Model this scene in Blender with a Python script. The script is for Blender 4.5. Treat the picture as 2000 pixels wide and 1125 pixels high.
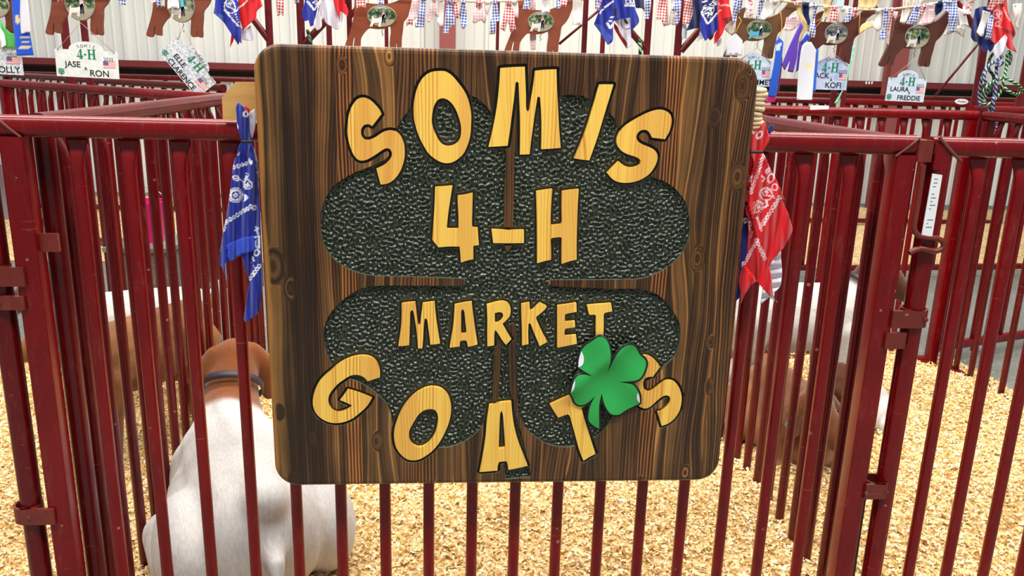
import bpy, bmesh, math, random
import numpy as np
from mathutils import Vector, Matrix
from mathutils.geometry import tessellate_polygon, delaunay_2d_cdt
random.seed(7); rng = np.random.default_rng(7)
sc = bpy.context.scene; COL = sc.collection
for o in list(bpy.data.objects): bpy.data.objects.remove(o)
PI = math.pi

# ------------------------------------------------------------------ camera
F = 1580.0; CX, CY = 1000.0, 562.5
_ro, _pi, _ya = math.radians(1.6), math.radians(14.93), math.radians(4.71)
FW = np.array([math.sin(_ya)*math.cos(_pi), math.cos(_ya)*math.cos(_pi), -math.sin(_pi)])
_r0 = np.array([math.cos(_ya), -math.sin(_ya), 0.0]); _u0 = np.cross(_r0, FW)
RT = math.cos(_ro)*_r0 + math.sin(_ro)*_u0
UP = -math.sin(_ro)*_r0 + math.cos(_ro)*_u0
CAM = np.array([0.0, -1.5, 1.25])
cd = bpy.data.cameras.new('camera'); cam = bpy.data.objects.new('camera', cd); COL.objects.link(cam)
cd.sensor_width = 36.0; cd.sensor_fit = 'HORIZONTAL'; cd.lens = F/2000*36; cd.clip_start = 0.05; cd.clip_end = 60
M = Matrix.Identity(4)
for i in range(3):
    M[i][0] = RT[i]; M[i][1] = UP[i]; M[i][2] = -FW[i]; M[i][3] = CAM[i]
cam.matrix_world = M; sc.camera = cam

# ------------------------------------------------------------------ world, lamps, exposure
w = bpy.data.worlds.new('world'); sc.world = w; w.use_nodes = True
bg = w.node_tree.nodes['Background']; bg.inputs[0].default_value = (0.93, 0.97, 1.0, 1); bg.inputs[1].default_value = 0.33
def area_lamp(name, loc, size, energy, color=(1, 1, 1)):
    l = bpy.data.lights.new(name, 'AREA'); l.shape = 'RECTANGLE'; l.size, l.size_y = size; l.energy = energy; l.color = color
    o = bpy.data.objects.new(name, l); o.location = loc; COL.objects.link(o); return o
# rows of strip lamps hung high under the barn roof
for y, e in ((-1.6, 330), (1.2, 330), (4.2, 190)):
    area_lamp('roof_lamp', (0.3, y, 4.4), (7.0, 0.7), e, (1.0, 0.97, 0.92))
sc.view_settings.view_transform = 'Standard'; sc.view_settings.look = 'None'
sc.view_settings.exposure = 0.0; sc.view_settings.gamma = 1.0; sc.view_settings.use_curve_mapping = False

# ------------------------------------------------------------------ helpers
def ray(x, y): return RT*((x-CX)/F) + UP*((CY-y)/F) + FW
def on(x, y, Y):
    d = ray(x, y); return Vector(CAM + d*((Y-CAM[1])/d[1]))
def ond(x, y, z):
    d = ray(x, y); return Vector(CAM + d*((z-CAM[2])/d[2]))
def s2l(c): return tuple((v/255/12.92 if v/255 <= 0.04045 else ((v/255+0.055)/1.055)**2.4) for v in c)

def obj(name, me, mat=None, parent=None):
    o = bpy.data.objects.new(name, me); COL.objects.link(o)
    if mat is not None:
        for m in (mat if isinstance(mat, (list, tuple)) else [mat]):
            if len(me.materials) < len(mat if isinstance(mat, (list, tuple)) else [mat]): me.materials.append(m)
    if parent is not None: o.parent = parent
    return o
def tag(o, label, cat=None, group=None, kind=None):
    if label: o['label'] = label
    if cat: o['category'] = cat
    if group: o['group'] = group
    if kind: o['kind'] = kind
    return o
def thing(name, label, cat, loc=(0, 0, 0), rz=0, group=None):
    o = bpy.data.objects.new(name, None); o.empty_display_size = 0.05; COL.objects.link(o)
    o.location = loc; o.rotation_euler = (0, 0, rz)
    return tag(o, label, cat, group)
def mesh(name, V, Fc, smooth=False):
    me = bpy.data.meshes.new(name); me.from_pydata([tuple(v) for v in V], [], Fc); me.update()
    if smooth: me.polygons.foreach_set('use_smooth', [True]*len(me.polygons))
    return me
class MB:
    def __init__(s): s.v = []; s.f = []; s.m = []
    def add(s, V, Fc, mi=0):
        n = len(s.v); s.v += [tuple(v) for v in V]; s.f += [tuple(i+n for i in f) for f in Fc]; s.m += [mi]*len(Fc); return s
    def box(s, lo, hi, mi=0):
        x0, y0, z0 = lo; x1, y1, z1 = hi
        return s.add([(x0,y0,z0),(x1,y0,z0),(x1,y1,z0),(x0,y1,z0),(x0,y0,z1),(x1,y0,z1),(x1,y1,z1),(x0,y1,z1)],
                     [(3,2,1,0),(4,5,6,7),(0,1,5,4),(1,2,6,5),(2,3,7,6),(3,0,4,7)], mi)
    def tube(s, P, r, n=8, cap=True, mi=0):
        P = [Vector(p) for p in P]; rr = r if isinstance(r, (list, tuple)) else [r]*len(P)
        V = []; nrm = None
        for i, p in enumerate(P):
            t = (P[min(i+1, len(P)-1)] - P[max(i-1, 0)]).normalized()
            if nrm is None:
                a = Vector((0, 0, 1)) if abs(t.z) < 0.9 else Vector((0, 1, 0)); nrm = t.cross(a).normalized()
            nrm = (nrm - t*nrm.dot(t)).normalized(); b = t.cross(nrm)
            for k in range(n):
                a = 2*PI*k/n; V.append(p + (nrm*math.cos(a) + b*math.sin(a))*rr[i])
        Fc = []
        for i in range(len(P)-1):
            for k in range(n):
                k2 = (k+1) % n; Fc.append((i*n+k, i*n+k2, (i+1)*n+k2, (i+1)*n+k))
        if cap:
            Fc.append(tuple(range(n-1, -1, -1))); Fc.append(tuple((len(P)-1)*n+k for k in range(n)))
        return s.add(V, Fc, mi)
    def loft(s, rings, cap=True, mi=0):
        n = len(rings[0]); V = [p for r in rings for p in r]; Fc = []
        for i in range(len(rings)-1):
            for k in range(n):
                k2 = (k+1) % n; Fc.append((i*n+k, i*n+k2, (i+1)*n+k2, (i+1)*n+k))
        if cap:
            Fc.append(tuple(range(n-1, -1, -1))); Fc.append(tuple((len(rings)-1)*n+k for k in range(n)))
        return s.add(V, Fc, mi)
    def ball(s, c, r, n=10, mi=0):
        rx, ry, rz = r if isinstance(r, (tuple, list)) else (r, r, r); R = []
        for j in range(1, n):
            a = PI*j/n; R.append([(c[0]+rx*math.sin(a)*math.cos(2*PI*k/n), c[1]+ry*math.sin(a)*math.sin(2*PI*k/n), c[2]-rz*math.cos(a)) for k in range(n)])
        return s.loft(R, True, mi)
    def me(s, name, smooth=False):
        me = mesh(name, s.v, s.f, smooth)
        if any(s.m): me.polygons.foreach_set('material_index', s.m)
        return me
    def obj(s, name, mat, parent=None, smooth=False): return obj(name, s.me(name, smooth), mat, parent)
def shade_auto(o, ang=40):
    me = o.data; me.polygons.foreach_set('use_smooth', [True]*len(me.polygons))
    bm = bmesh.new(); bm.from_mesh(me)
    for e in bm.edges: e.smooth = not (len(e.link_faces) != 2 or e.calc_face_angle(0) > math.radians(ang))
    bm.to_mesh(me); bm.free(); return o

# ---------- polygons
def crom(P, step, corner=38):
    """closed Catmull-Rom through P, corners kept sharp"""
    P = [np.array(p, float) for p in P]; n = len(P); out = []
    cr = []
    for i in range(n):
        a = P[i]-P[i-1]; b = P[(i+1) % n]-P[i]
        d = math.degrees(math.acos(np.clip(a@b/(np.linalg.norm(a)*np.linalg.norm(b)+1e-12), -1, 1))); cr.append(d > corner)
    for i in range(n):
        p0, p1, p2, p3 = P[i-1], P[i], P[(i+1) % n], P[(i+2) % n]; L = np.linalg.norm(p2-p1)
        if cr[i]: p0 = p1-(p2-p1)
        if cr[(i+1) % n]: p3 = p2+(p2-p1)
        m1 = (p2-p0)*L/max(np.linalg.norm(p2-p1)+np.linalg.norm(p1-p0), 1e-9); m2 = (p3-p1)*L/max(np.linalg.norm(p3-p2)+np.linalg.norm(p2-p1), 1e-9)
        k = max(1, int(round(L/step)))
        if cr[i] and cr[(i+1) % n] : k = 1
        for j in range(k):
            t = j/k; t2 = t*t; t3 = t2*t
            out.append((2*t3-3*t2+1)*p1+(t3-2*t2+t)*m1+(-2*t3+3*t2)*p2+(t3-t2)*m2)
    return np.array(out)
def sdf(poly, X, Z):
    """signed distance of points to closed polygon loops (list of arrays), negative inside"""
    D = np.full(X.shape, 1e9); ins = np.zeros(X.shape, bool)
    for L in poly:
        A = L; B = np.roll(L, -1, 0)
        for a, b in zip(A, B):
            d = b-a; dd = d@d+1e-18
            t = np.clip(((X-a[0])*d[0]+(Z-a[1])*d[1])/dd, 0, 1)
            D = np.minimum(D, (X-a[0]-t*d[0])**2+(Z-a[1]-t*d[1])**2)
            if a[1] != b[1]:
                c = ((a[1] > Z) != (b[1] > Z)) & (X < (b[0]-a[0])*(Z-a[1])/(b[1]-a[1])+a[0]); ins ^= c
    D = np.sqrt(D); return np.where(ins, -D, D)
def contours(f, xs, zs):
    """marching squares at level 0, region f<0, closed loops"""
    s = f < 0; nx, nz = f.shape; seg = {}
    c = s[:-1,:-1].astype(int)+2*s[1:,:-1]+4*s[1:,1:]+8*s[:-1,1:]
    T = {1:[(3,0)],2:[(0,1)],3:[(3,1)],4:[(1,2)],5:[(3,0),(1,2)],6:[(0,2)],7:[(3,2)],8:[(2,3)],9:[(2,0)],10:[(0,1),(2,3)],11:[(2,1)],12:[(1,3)],13:[(1,0)],14:[(0,3)]}
    def key(i, j, e): return [(0,i,j),(1,i+1,j),(0,i,j+1),(1,i,j)][e]
    for i, j in zip(*np.nonzero((c > 0) & (c < 15))):
        for a, b in T[c[i,j]]: seg[key(i,j,a)] = key(i,j,b)
    def pt(k):
        t, i, j = k
        if t == 0: a, b = f[i,j], f[i+1,j]; q = a/(a-b); return (xs[i]+q*(xs[i+1]-xs[i]), zs[j])
        a, b = f[i,j], f[i,j+1]; q = a/(a-b); return (xs[i], zs[j]+q*(zs[j+1]-zs[j]))
    loops = []
    while seg:
        k0 = next(iter(seg)); L = []; k = k0
        while k in seg: L.append(pt(k)); k = seg.pop(k)
        if len(L) >= 3: loops.append(np.array(L))
    return loops
def simplify(L, tol):
    keep = [True]*len(L); n = len(L)
    # drop nearly collinear points
    out = [0]
    for i in range(1, n):
        a = L[out[-1]]; b = L[(i+1) % n]; p = L[i]; d = b-a; l = np.linalg.norm(d)+1e-12
        dev = max(abs((q[0]-a[0])*d[1]-(q[1]-a[1])*d[0])/l for q in L[out[-1]+1:i+1])
        if dev > tol or np.linalg.norm(p-a) > 0.03: out.append(i)
    R = L[out]; return R if len(R) >= 3 else L
def tri_fill(loops):
    """constrained triangulation of loops with holes and islands, indices into the concatenated loops"""
    P = [p for L in loops for p in L]; ed = []; o = 0
    for L in loops:
        m = len(L); ed += [(o+q, o+(q+1) % m) for q in range(m)]; o += m
    r = delaunay_2d_cdt([Vector((float(p[0]), float(p[1]))) for p in P], ed, [], 0, 1e-9)
    C = np.array([tuple(v) for v in r[0]]); F_ = np.array([f for f in r[2]]); back = [(b[0] if b else None) for b in r[3]]
    c = C[F_].mean(1); ok = sdf_in(loops, c[:, 0], c[:, 1])
    return [tuple(back[q] for q in f) for f in F_[ok] if all(back[q] is not None for q in f)]
def sdf_in(loops, X, Z):
    ins = np.zeros(X.shape, bool)
    for L in loops:
        L = np.asarray(L, float)
        for a, b in zip(L, np.roll(L, -1, 0)):
            if a[1] != b[1]: ins ^= ((a[1] > Z) != (b[1] > Z)) & (X < (b[0]-a[0])*(Z-a[1])/(b[1]-a[1])+a[0])
    return ins
def slab(loops, y0, y1, mb=None, mi=0, mis=0):
    """extrude flat region in XZ from y0 (front) to y1"""
    mb = mb or MB(); P = [p for L in loops for p in L]; n = len(P); T = tri_fill(loops)
    V = [(p[0], y0, p[1]) for p in P]+[(p[0], y1, p[1]) for p in P]
    Fr = []
    for t in T:
        a, b, c = (P[i] for i in t)
        if (b[0]-a[0])*(c[1]-a[1])-(b[1]-a[1])*(c[0]-a[0]) < 0: t = t[::-1]
        Fr.append(tuple(t))
    mb.add(V, Fr+[tuple(i+n for i in t[::-1]) for t in Fr], mi)
    o = 0
    for L in loops:
        m = len(L); mb.add([(p[0], y0, p[1]) for p in L]+[(p[0], y1, p[1]) for p in L], [(i, m+i, m+(i+1) % m, (i+1) % m) for i in range(m)], mis); o += m
    return mb
def weld(o, d=1e-5):
    bm = bmesh.new(); bm.from_mesh(o.data); bmesh.ops.remove_doubles(bm, verts=bm.verts, dist=d)
    bmesh.ops.recalc_face_normals(bm, faces=bm.faces); bm.to_mesh(o.data); bm.free(); return o

# ------------------------------------------------------------------ materials
class NT:
    def __init__(s, name):
        s.mat = bpy.data.materials.new(name); s.mat.use_nodes = True; s.t = s.mat.node_tree; s.n = s.t.nodes
        s.b = s.n['Principled BSDF']
    def node(s, typ, ins=None, **kw):
        n = s.n.new(typ)
        for k, v in kw.items(): setattr(n, k, v)
        for k, v in (ins or {}).items(): s.set(n.inputs[k], v)
        return n
    def set(s, sock, v):
        if isinstance(v, bpy.types.NodeSocket): s.t.links.new(v, sock)
        elif isinstance(v, (tuple, list)) and len(v) == 3 and sock.type == 'RGBA': sock.default_value = (*v, 1)
        else: sock.default_value = v
    def math(s, op, a, b=None, c=None, clamp=False):
        n = s.n.new('ShaderNodeMath'); n.operation = op; n.use_clamp = clamp
        for i, v in enumerate((a, b, c)):
            if v is not None: s.set(n.inputs[i], v)
        return n.outputs[0]
    def mix(s, f, a, b, blend='MIX'):
        n = s.n.new('ShaderNodeMix'); n.data_type = 'RGBA'; n.blend_type = blend
        s.set(n.inputs[0], f); s.set(n.inputs[6], a); s.set(n.inputs[7], b); return n.outputs[2]
    def mixf(s, f, a, b):
        n = s.n.new('ShaderNodeMix'); n.data_type = 'FLOAT'
        s.set(n.inputs[0], f); s.set(n.inputs[2], a); s.set(n.inputs[3], b); return n.outputs[0]
    def ramp(s, f, stops, interp='LINEAR'):
        n = s.n.new('ShaderNodeValToRGB'); n.color_ramp.interpolation = interp; e = n.color_ramp.elements
        while len(e) < len(stops): e.new(0.5)
        for i, (p, c) in enumerate(stops):
            e[i].position = p; e[i].color = (*c, 1) if len(c) == 3 else c
        s.set(n.inputs[0], f); return n.outputs[0]
    def noise(s, vec, scale, detail=2, rough=0.5, dist=0):
        n = s.node('ShaderNodeTexNoise', {'Scale': scale, 'Detail': detail, 'Roughness': rough, 'Distortion': dist})
        if vec is not None: s.set(n.inputs['Vector'], vec)
        return n.outputs['Fac']
    def coord(s, which='Object'): return s.node('ShaderNodeTexCoord').outputs[which]
    def mapping(s, vec, scale=(1,1,1), loc=(0,0,0), rot=(0,0,0)):
        return s.node('ShaderNodeMapping', {'Vector': vec, 'Scale': scale, 'Location': loc, 'Rotation': rot}).outputs[0]
    def bump(s, h, strength=0.3, dist=0.01):
        n = s.node('ShaderNodeBump', {'Height': h, 'Strength': strength, 'Distance': dist}); s.set(s.b.inputs['Normal'], n.outputs[0])
    def out(s, color=None, rough=None, metal=None, spec=None, coat=None):
        for k, v in (('Base Color', color), ('Roughness', rough), ('Metallic', metal), ('Specular IOR Level', spec), ('Coat Weight', coat)):
            if v is not None: s.set(s.b.inputs[k], v)
        return s.mat
def plain(name, rgb, rough=0.6, metal=0, var=0.06, scale=40):
    t = NT(name); n = t.noise(t.coord(), scale, 3); c = s2l(rgb)
    col = t.mix(n, tuple(v*(1-var*2) for v in c), tuple(min(1, v*(1+var*2)) for v in c)); return t.out(col, rough, metal)

def paint_mat(name, base, wear=0.5):
    t = NT(name); co = t.coord('Object'); geo = t.node('ShaderNodeNewGeometry').outputs['Position']
    n1 = t.noise(geo, 9, 4, 0.6); n2 = t.noise(t.mapping(geo, (60, 60, 14)), 1.0, 4, 0.7); n3 = t.noise(geo, 55, 5, 0.75)
    c = s2l(base)
    col = t.mix(n1, tuple(v*0.72 for v in c), tuple(v*1.3 for v in c))
    chips = t.ramp(n3, [(0.66, (0, 0, 0)), (0.71, (1, 1, 1))])
    chips = t.math('MULTIPLY', chips, t.ramp(n1, [(0.48, (0, 0, 0)), (0.62, (1, 1, 1))]))
    col = t.mix(t.math('MULTIPLY', chips, wear), col, s2l((150, 105, 85)))
    dust = t.ramp(n2, [(0.55, (0, 0, 0)), (0.8, (1, 1, 1))])
    col = t.mix(t.math('MULTIPLY', dust, 0.22*wear), col, s2l((150, 110, 95)))
    vor = t.node('ShaderNodeTexVoronoi', {'Vector': geo, 'Scale': 38.0, 'Randomness': 1.0}); vc = t.node('ShaderNodeSeparateColor', {'Color': vor.outputs['Color']}).outputs[0]
    speck = t.math('MULTIPLY', t.math('LESS_THAN', vor.outputs['Distance'], t.math('MULTIPLY', t.math('SUBTRACT', vc, 0.78), 0.75)), t.math('GREATER_THAN', n3, 0.46))
    col = t.mix(t.math('MULTIPLY', speck, 0.6*min(wear, 1)), col, s2l((190, 150, 135)))
    scr = t.noise(t.mapping(geo, (16, 16, 170), (0, 0, 0), (0.5, 0.3, 0)), 1.0, 3, 0.6); scr = t.math('MULTIPLY', t.ramp(scr, [(0.66, (0, 0, 0)), (0.70, (1, 1, 1))]), t.ramp(n1, [(0.5, (0, 0, 0)), (0.6, (1, 1, 1))]))
    col = t.mix(t.math('MULTIPLY', scr, 0.5*min(wear, 1)), col, s2l((160, 105, 95)))
    grime = t.noise(t.mapping(geo, (5, 5, 3)), 1.0, 4, 0.65); col = t.mix(t.math('MULTIPLY', t.ramp(grime, [(0.45, (0, 0, 0)), (0.75, (1, 1, 1))]), 0.55), col, tuple(v*0.35 for v in c))
    rough = t.math('ADD', 0.14, t.math('MULTIPLY', n2, 0.20))
    t.bump(n3, 0.08, 0.002)
    return t.out(col, rough, 0, 0.4, 0.0)
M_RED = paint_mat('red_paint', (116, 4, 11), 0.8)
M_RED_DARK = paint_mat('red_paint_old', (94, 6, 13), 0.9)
M_POST = paint_mat('maroon_paint', (100, 26, 30), 0.3)
M_RUST = paint_mat('rusty_red_paint', (116, 44, 36), 1.0)
M_WELD = plain('weld_bead', (118, 66, 56), 0.6, 0.2, 0.25, 120)

def wall_mat():
    t = NT('white_sheet_metal'); p = t.node('ShaderNodeNewGeometry').outputs['Position']
    n = t.noise(t.mapping(p, (3, 3, 0.5)), 1.0, 3)
    return t.out(t.mix(n, s2l((222, 225, 218)), s2l((242, 244, 240))), 0.45)
M_WALL = wall_mat()
M_TRIM = plain('maroon_trim', (118, 44, 46), 0.45, 0, 0.08, 3)
M_COLUMN = plain('red_oxide_steel', (150, 78, 76), 0.6, 0, 0.08, 3)
M_BLACK = plain('gap_shade_black', (24, 16, 18), 0.7)
def concrete():
    t = NT('concrete'); p = t.node('ShaderNodeNewGeometry').outputs['Position']
    a = t.noise(p, 2.5, 5, 0.6); b = t.noise(p, 60, 3, 0.7)
    col = t.mix(a, s2l((100, 102, 98)), s2l((132, 132, 124)))
    col = t.mix(t.ramp(b, [(0.58, (0,0,0)), (0.7, (1,1,1))]), col, s2l((190, 184, 165))); t.bump(b, 0.15, 0.004)
    return t.out(col, 0.85)
M_CONC = concrete()
def bedding_mat():
    t = NT('wood_shavings'); p = t.node('ShaderNodeNewGeometry').outputs['Position']
    a = t.node('ShaderNodeTexVoronoi', {'Vector': t.mapping(p, (70, 100, 70)), 'Scale': 1.0, 'Randomness': 1.0})
    big = t.noise(p, 6, 3)
    col = t.ramp(t.node('ShaderNodeSeparateColor', {'Color': a.outputs['Color']}).outputs[0], [(0, s2l((190, 150, 95))), (0.4, s2l((224, 192, 136))), (0.8, s2l((240, 218, 170))), (1, s2l((246, 232, 200)))])
    col = t.mix(t.math('MULTIPLY', big, 0.5), col, s2l((228, 188, 122)))
    t.bump(a.outputs['Distance'], 0.8, 0.01); return t.out(col, 0.85, 0, 0.2)
M_BED = bedding_mat()
def flake_mat():
    t = NT('shaving_flakes'); c = t.node('ShaderNodeVertexColor', layer_name='Col').outputs[0]
    t.b.inputs['Subsurface Weight'].default_value = 0
    return t.out(c, 0.75, 0, 0.25)
M_FLAKE = flake_mat()
def vcol_mat(name, rough=0.8, weave=True, sheen=0.3):
    t = NT(name); c = t.node('ShaderNodeVertexColor', layer_name='Col').outputs[0]
    n = t.noise(t.coord(), 900, 1); t.bump(n, 0.12, 0.0006)
    t.b.inputs['Sheen Weight'].default_value = sheen
    return t.out(c, rough, 0, 0.25)
M_CLOTH = vcol_mat('printed_cotton')
def fur_mat():
    t = NT('goat_fur'); c = t.node('ShaderNodeVertexColor', layer_name='Col').outputs[0]
    p = t.coord('Object'); n = t.noise(t.mapping(p, (60, 220, 60)), 1.0, 4, 0.7, 0.6); n2 = t.noise(p, 14, 3)
    col = t.mix(t.ramp(n, [(0.3, (0,0,0)), (0.7, (1,1,1))]), t.mix(1.0, c, (0.72, 0.70, 0.68), 'MULTIPLY'), c)
    col = t.mix(t.math('MULTIPLY', n2, 0.25), col, t.mix(1.0, c, (0.8, 0.78, 0.78), 'MULTIPLY'))
    t.bump(n, 0.35, 0.004); t.b.inputs['Sheen Weight'].default_value = 0.25; return t.out(col, 0.85, 0, 0.15)
M_FUR = fur_mat()
M_EYE = plain('eye_black', (15, 12, 10), 0.1)
M_COLLAR_TEAL = plain('teal_collar', (70, 190, 205), 0.5); M_COLLAR_DARK = plain('dark_collar', (52, 42, 50), 0.5); M_COLLAR_GREY = plain('grey_collar', (120, 105, 105), 0.5)
M_WHITE = plain('white_paper', (236, 238, 242), 0.6, 0, 0.02)
M_INK = plain('black_ink', (18, 18, 20), 0.6); M_GREEN_INK = plain('green_ink', (22, 128, 84), 0.5)
M_GREY_INK = plain('grey_ink', (96, 98, 104), 0.6)
M_FLAG_RED = plain('flag_red', (232, 140, 138), 0.6); M_FLAG_BLUE = plain('flag_blue', (104, 92, 140), 0.6); M_FLAG_WHITE = plain('flag_white', (240, 215, 215), 0.6)
M_CORD = plain('jute_cord', (170, 140, 120), 0.8); M_CHAIN = plain('dark_chain', (70, 60, 55), 0.35, 0.8); M_STEEL = plain('bright_steel', (190, 190, 190), 0.3, 0.9)
M_ROPE = plain('cream_rope', (222, 200, 160), 0.8, 0, 0.15, 90)
M_YELLOW = plain('yellow_ribbon', (232, 180, 70), 0.5)

# ---- stained glued-pine sign (grain shared by planks and letters: both read the sign's own coordinates)
SY = -0.05
def sp(x, y):
    p = on(x, y, SY); return np.array((p.x, p.z))
SEAMS_PX = [551, 602, 651, 689, 773, 813, 852, 893, 931, 985, 1040, 1092, 1140, 1193, 1245, 1297, 1335, 1391, 1440]
SX0, SX1, SZ0, SZ1 = -0.332, 0.551, 0.458, 1.286; SR = 0.046
SEAMS = [sp(x, 150)[0] for x in SEAMS_PX]
EDG = [SX0]+SEAMS+[SX1]
#          tone, fine-stripe amount, cathedral amount
PTYPE = [(.30,.05,.25),(.18,.25,.1),(.34,.35,.35),(.62,.95,.05),(.42,.1,.9),(.40,.5,.4),(.52,.75,.15),(.46,.1,.12),(.40,.3,.5),(.38,.15,.75),
         (.34,.3,.3),(.44,.45,.3),(.48,.4,.4),(.40,.3,.7),(.36,.2,.5),(.38,.35,.3),(.64,.95,.05),(.42,.15,.8),(.46,.3,.5),(.50,.45,.6)]
KNOTS = [(760,110,8),(668,127,7),(568,563,11),(1362,505,12),(1450,168,13),(1395,228,9),(1440,345,12),(533,520,17),(735,862,10),(1388,668,7),(1385,755,8),(545,805,9),(574,938,9),(1338,923,9),(610,855,9),(968,682,7),(1168,165,5),(1250,935,5)]
def wood_mat(name, letters):
    t = NT(name); co = t.coord('Object'); sep = t.node('ShaderNodeSeparateXYZ', {'Vector': co}); x, y, z = sep.outputs
    xn = t.math('DIVIDE', t.math('SUBTRACT', x, SX0), SX1-SX0)
    stops = []; stops2 = []
    for i, e in enumerate(EDG[:-1]):
        p = (e-SX0)/(SX1-SX0); stops.append((p, PTYPE[i])); stops2.append((p, ((i*0.37+0.11) % 1, (i*0.73) % 1, 0)))
    typ = t.node('ShaderNodeSeparateColor', {'Color': t.ramp(xn, stops, 'CONSTANT')}).outputs
    seed = t.node('ShaderNodeSeparateColor', {'Color': t.ramp(xn, stops2, 'CONSTANT')}).outputs
    off = t.math('MULTIPLY', seed[0], 37.0)
    def v3(a, b, c): return t.node('ShaderNodeCombineXYZ', {0: a, 1: b, 2: c}).outputs[0]
    warp = t.noise(v3(t.math('MULTIPLY', x, 9.0), off, t.math('MULTIPLY', z, 2.2)), 1.0, 1)
    warp2 = t.noise(v3(t.math('MULTIPLY', x, 30.0), off, t.math('MULTIPLY', z, 4.0)), 1.0, 2)
    u = t.math('ADD', x, t.math('MULTIPLY', t.math('SUBTRACT', warp, 0.5), t.math('MULTIPLY', typ[2], 0.14)))
    u = t.math('ADD', u, t.math('MULTIPLY', t.math('SUBTRACT', warp2, 0.5), 0.010))
    kd = None
    for px, py, r in KNOTS:
        k = sp(px, py); R = r*0.00096
        d = t.node('ShaderNodeVectorMath', {0: v3(t.math('SUBTRACT', x, float(k[0])), 0.0, t.math('MULTIPLY', t.math('SUBTRACT', z, float(k[1])), 0.55))}, operation='LENGTH').outputs['Value']
        m = t.node('ShaderNodeMapRange', {'Value': d, 'From Min': R*0.45, 'From Max': R*1.5, 'To Min': 1.0, 'To Max': 0.0}, interpolation_type='SMOOTHERSTEP').outputs[0]
        side = t.math('SUBTRACT', x, float(k[0]))
        ring = t.math('ADD', float(k[0])+3*R, t.math('MULTIPLY', d, 1.1))
        u = t.mixf(m, u, ring)
        kk = t.node('ShaderNodeMapRange', {'Value': d, 'From Min': R*0.2, 'From Max': R*0.6, 'To Min': 1.0, 'To Max': 0.0}, interpolation_type='SMOOTHSTEP').outputs[0]
        kd = kk if kd is None else t.math('MAXIMUM', kd, kk)
    broad = t.noise(v3(t.math('MULTIPLY', u, 62.0), off, t.math('MULTIPLY', z, 0.55)), 1.0, 2, 0.6)
    fine = t.math('ADD', 0.5, t.math('MULTIPLY', t.math('SINE', t.math('ADD', t.math('MULTIPLY', u, 2*PI/0.0062), t.math('MULTIPLY', broad, 5.0))), 0.5))
    fine = t.math('POWER', fine, 1.5)
    fibre = t.noise(v3(t.math('MULTIPLY', x, 700.0), off, t.math('MULTIPLY', z, 14.0)), 1.0, 3, 0.7)
    blot = t.noise(v3(t.math('MULTIPLY', x, 8.0), off, t.math('MULTIPLY', z, 3.0)), 1.0, 3, 0.6)
    # thin bright ring lines of the wide cathedral grain
    line = t.math('ABSOLUTE', t.math('SUBTRACT', t.math('FRACT', t.math('MULTIPLY', u, 46.0)), 0.5))
    line = t.math('POWER', t.math('SUBTRACT', 1.0, t.math('MULTIPLY', line, 2.0)), 9.0)
    v = t.ramp(broad, [(0.32, (0.05,)*3), (0.47, (0.35,)*3), (0.56, (0.60,)*3), (0.66, (0.95,)*3)])
    v = t.mixf(typ[1], v, fine)
    v = t.math('ADD', t.math('MULTIPLY', v, 0.55), t.math('MULTIPLY', typ[0], 0.42))
    v = t.math('ADD', v, t.math('MULTIPLY', t.math('SUBTRACT', blot, 0.5), 0.65))
    v = t.math('ADD', v, t.math('MULTIPLY', t.math('MULTIPLY', line, typ[2]), 0.55))
    v = t.math('ADD', v, t.math('MULTIPLY', t.math('SUBTRACT', fibre, 0.5), 0.28))
    if not letters:
        col = t.ramp(v, [(0.0, s2l((26, 15, 8))), (0.30, s2l((52, 32, 16))), (0.52, s2l((96, 67, 36))), (0.72, s2l((136, 95, 50))), (0.93, s2l((190, 136, 72))), (1.0, s2l((186, 134, 72)))])
        red = t.mix(1.0, col, (1.25, 0.86, 0.70), 'MULTIPLY'); col = t.mix(t.math('MULTIPLY', typ[1], 0.85), col, red)
        col = t.mix(t.math('MULTIPLY', kd, 0.8), col, s2l((58, 32, 16)))
        edge = t.ramp(t.math('ADD', xn, t.math('MULTIPLY', t.math('SUBTRACT', warp2, 0.5), 0.03)), [(0.010, (1,1,1)), (0.014, (0,0,0))])
        col = t.mix(t.math('MULTIPLY', edge, 0.85), col, s2l((176, 122, 58)))
        t.bump(v, 0.06, 0.001); return t.out(col, 0.33, 0, 0.4, 0.15)
    v2 = t.mixf(0.55, t.mixf(typ[1], broad, fine), v)
    col = t.ramp(v2, [(0.05, s2l((255, 214, 100))), (0.42, s2l((254, 206, 92))), (0.62, s2l((242, 182, 80))), (0.85, s2l((216, 142, 56)))])
    sap = t.math('GREATER_THAN', seed[1], 0.62); col = t.mix(t.math('MULTIPLY', sap, 0.45), col, s2l((226, 158, 74)))
    col = t.mix(t.math('MULTIPLY', kd, 0.7), col, s2l((140, 84, 34)))
    t.bump(fibre, 0.04, 0.001); return t.out(col, 0.38, 0, 0.4, 0.1)
M_PLANK = wood_mat('stained_pine', False); M_LETTER = wood_mat('natural_pine', True)
def green_relief():
    t = NT('hammered_dark_green'); n = t.noise(t.coord('Object'), 240, 2)
    return t.out(t.mix(n, s2l((26, 35, 22)), s2l((52, 62, 44))), 0.26, 0, 0.8)
M_FIELD = green_relief()
M_GROOVE = plain('groove_dark_green', (22, 29, 19), 0.45, 0, 0.1); M_GROOVE_WALL = plain('groove_wall_lit', (92, 96, 80), 0.4, 0, 0.12)  # walls paler than the floor: the light they catch is painted in
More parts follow.
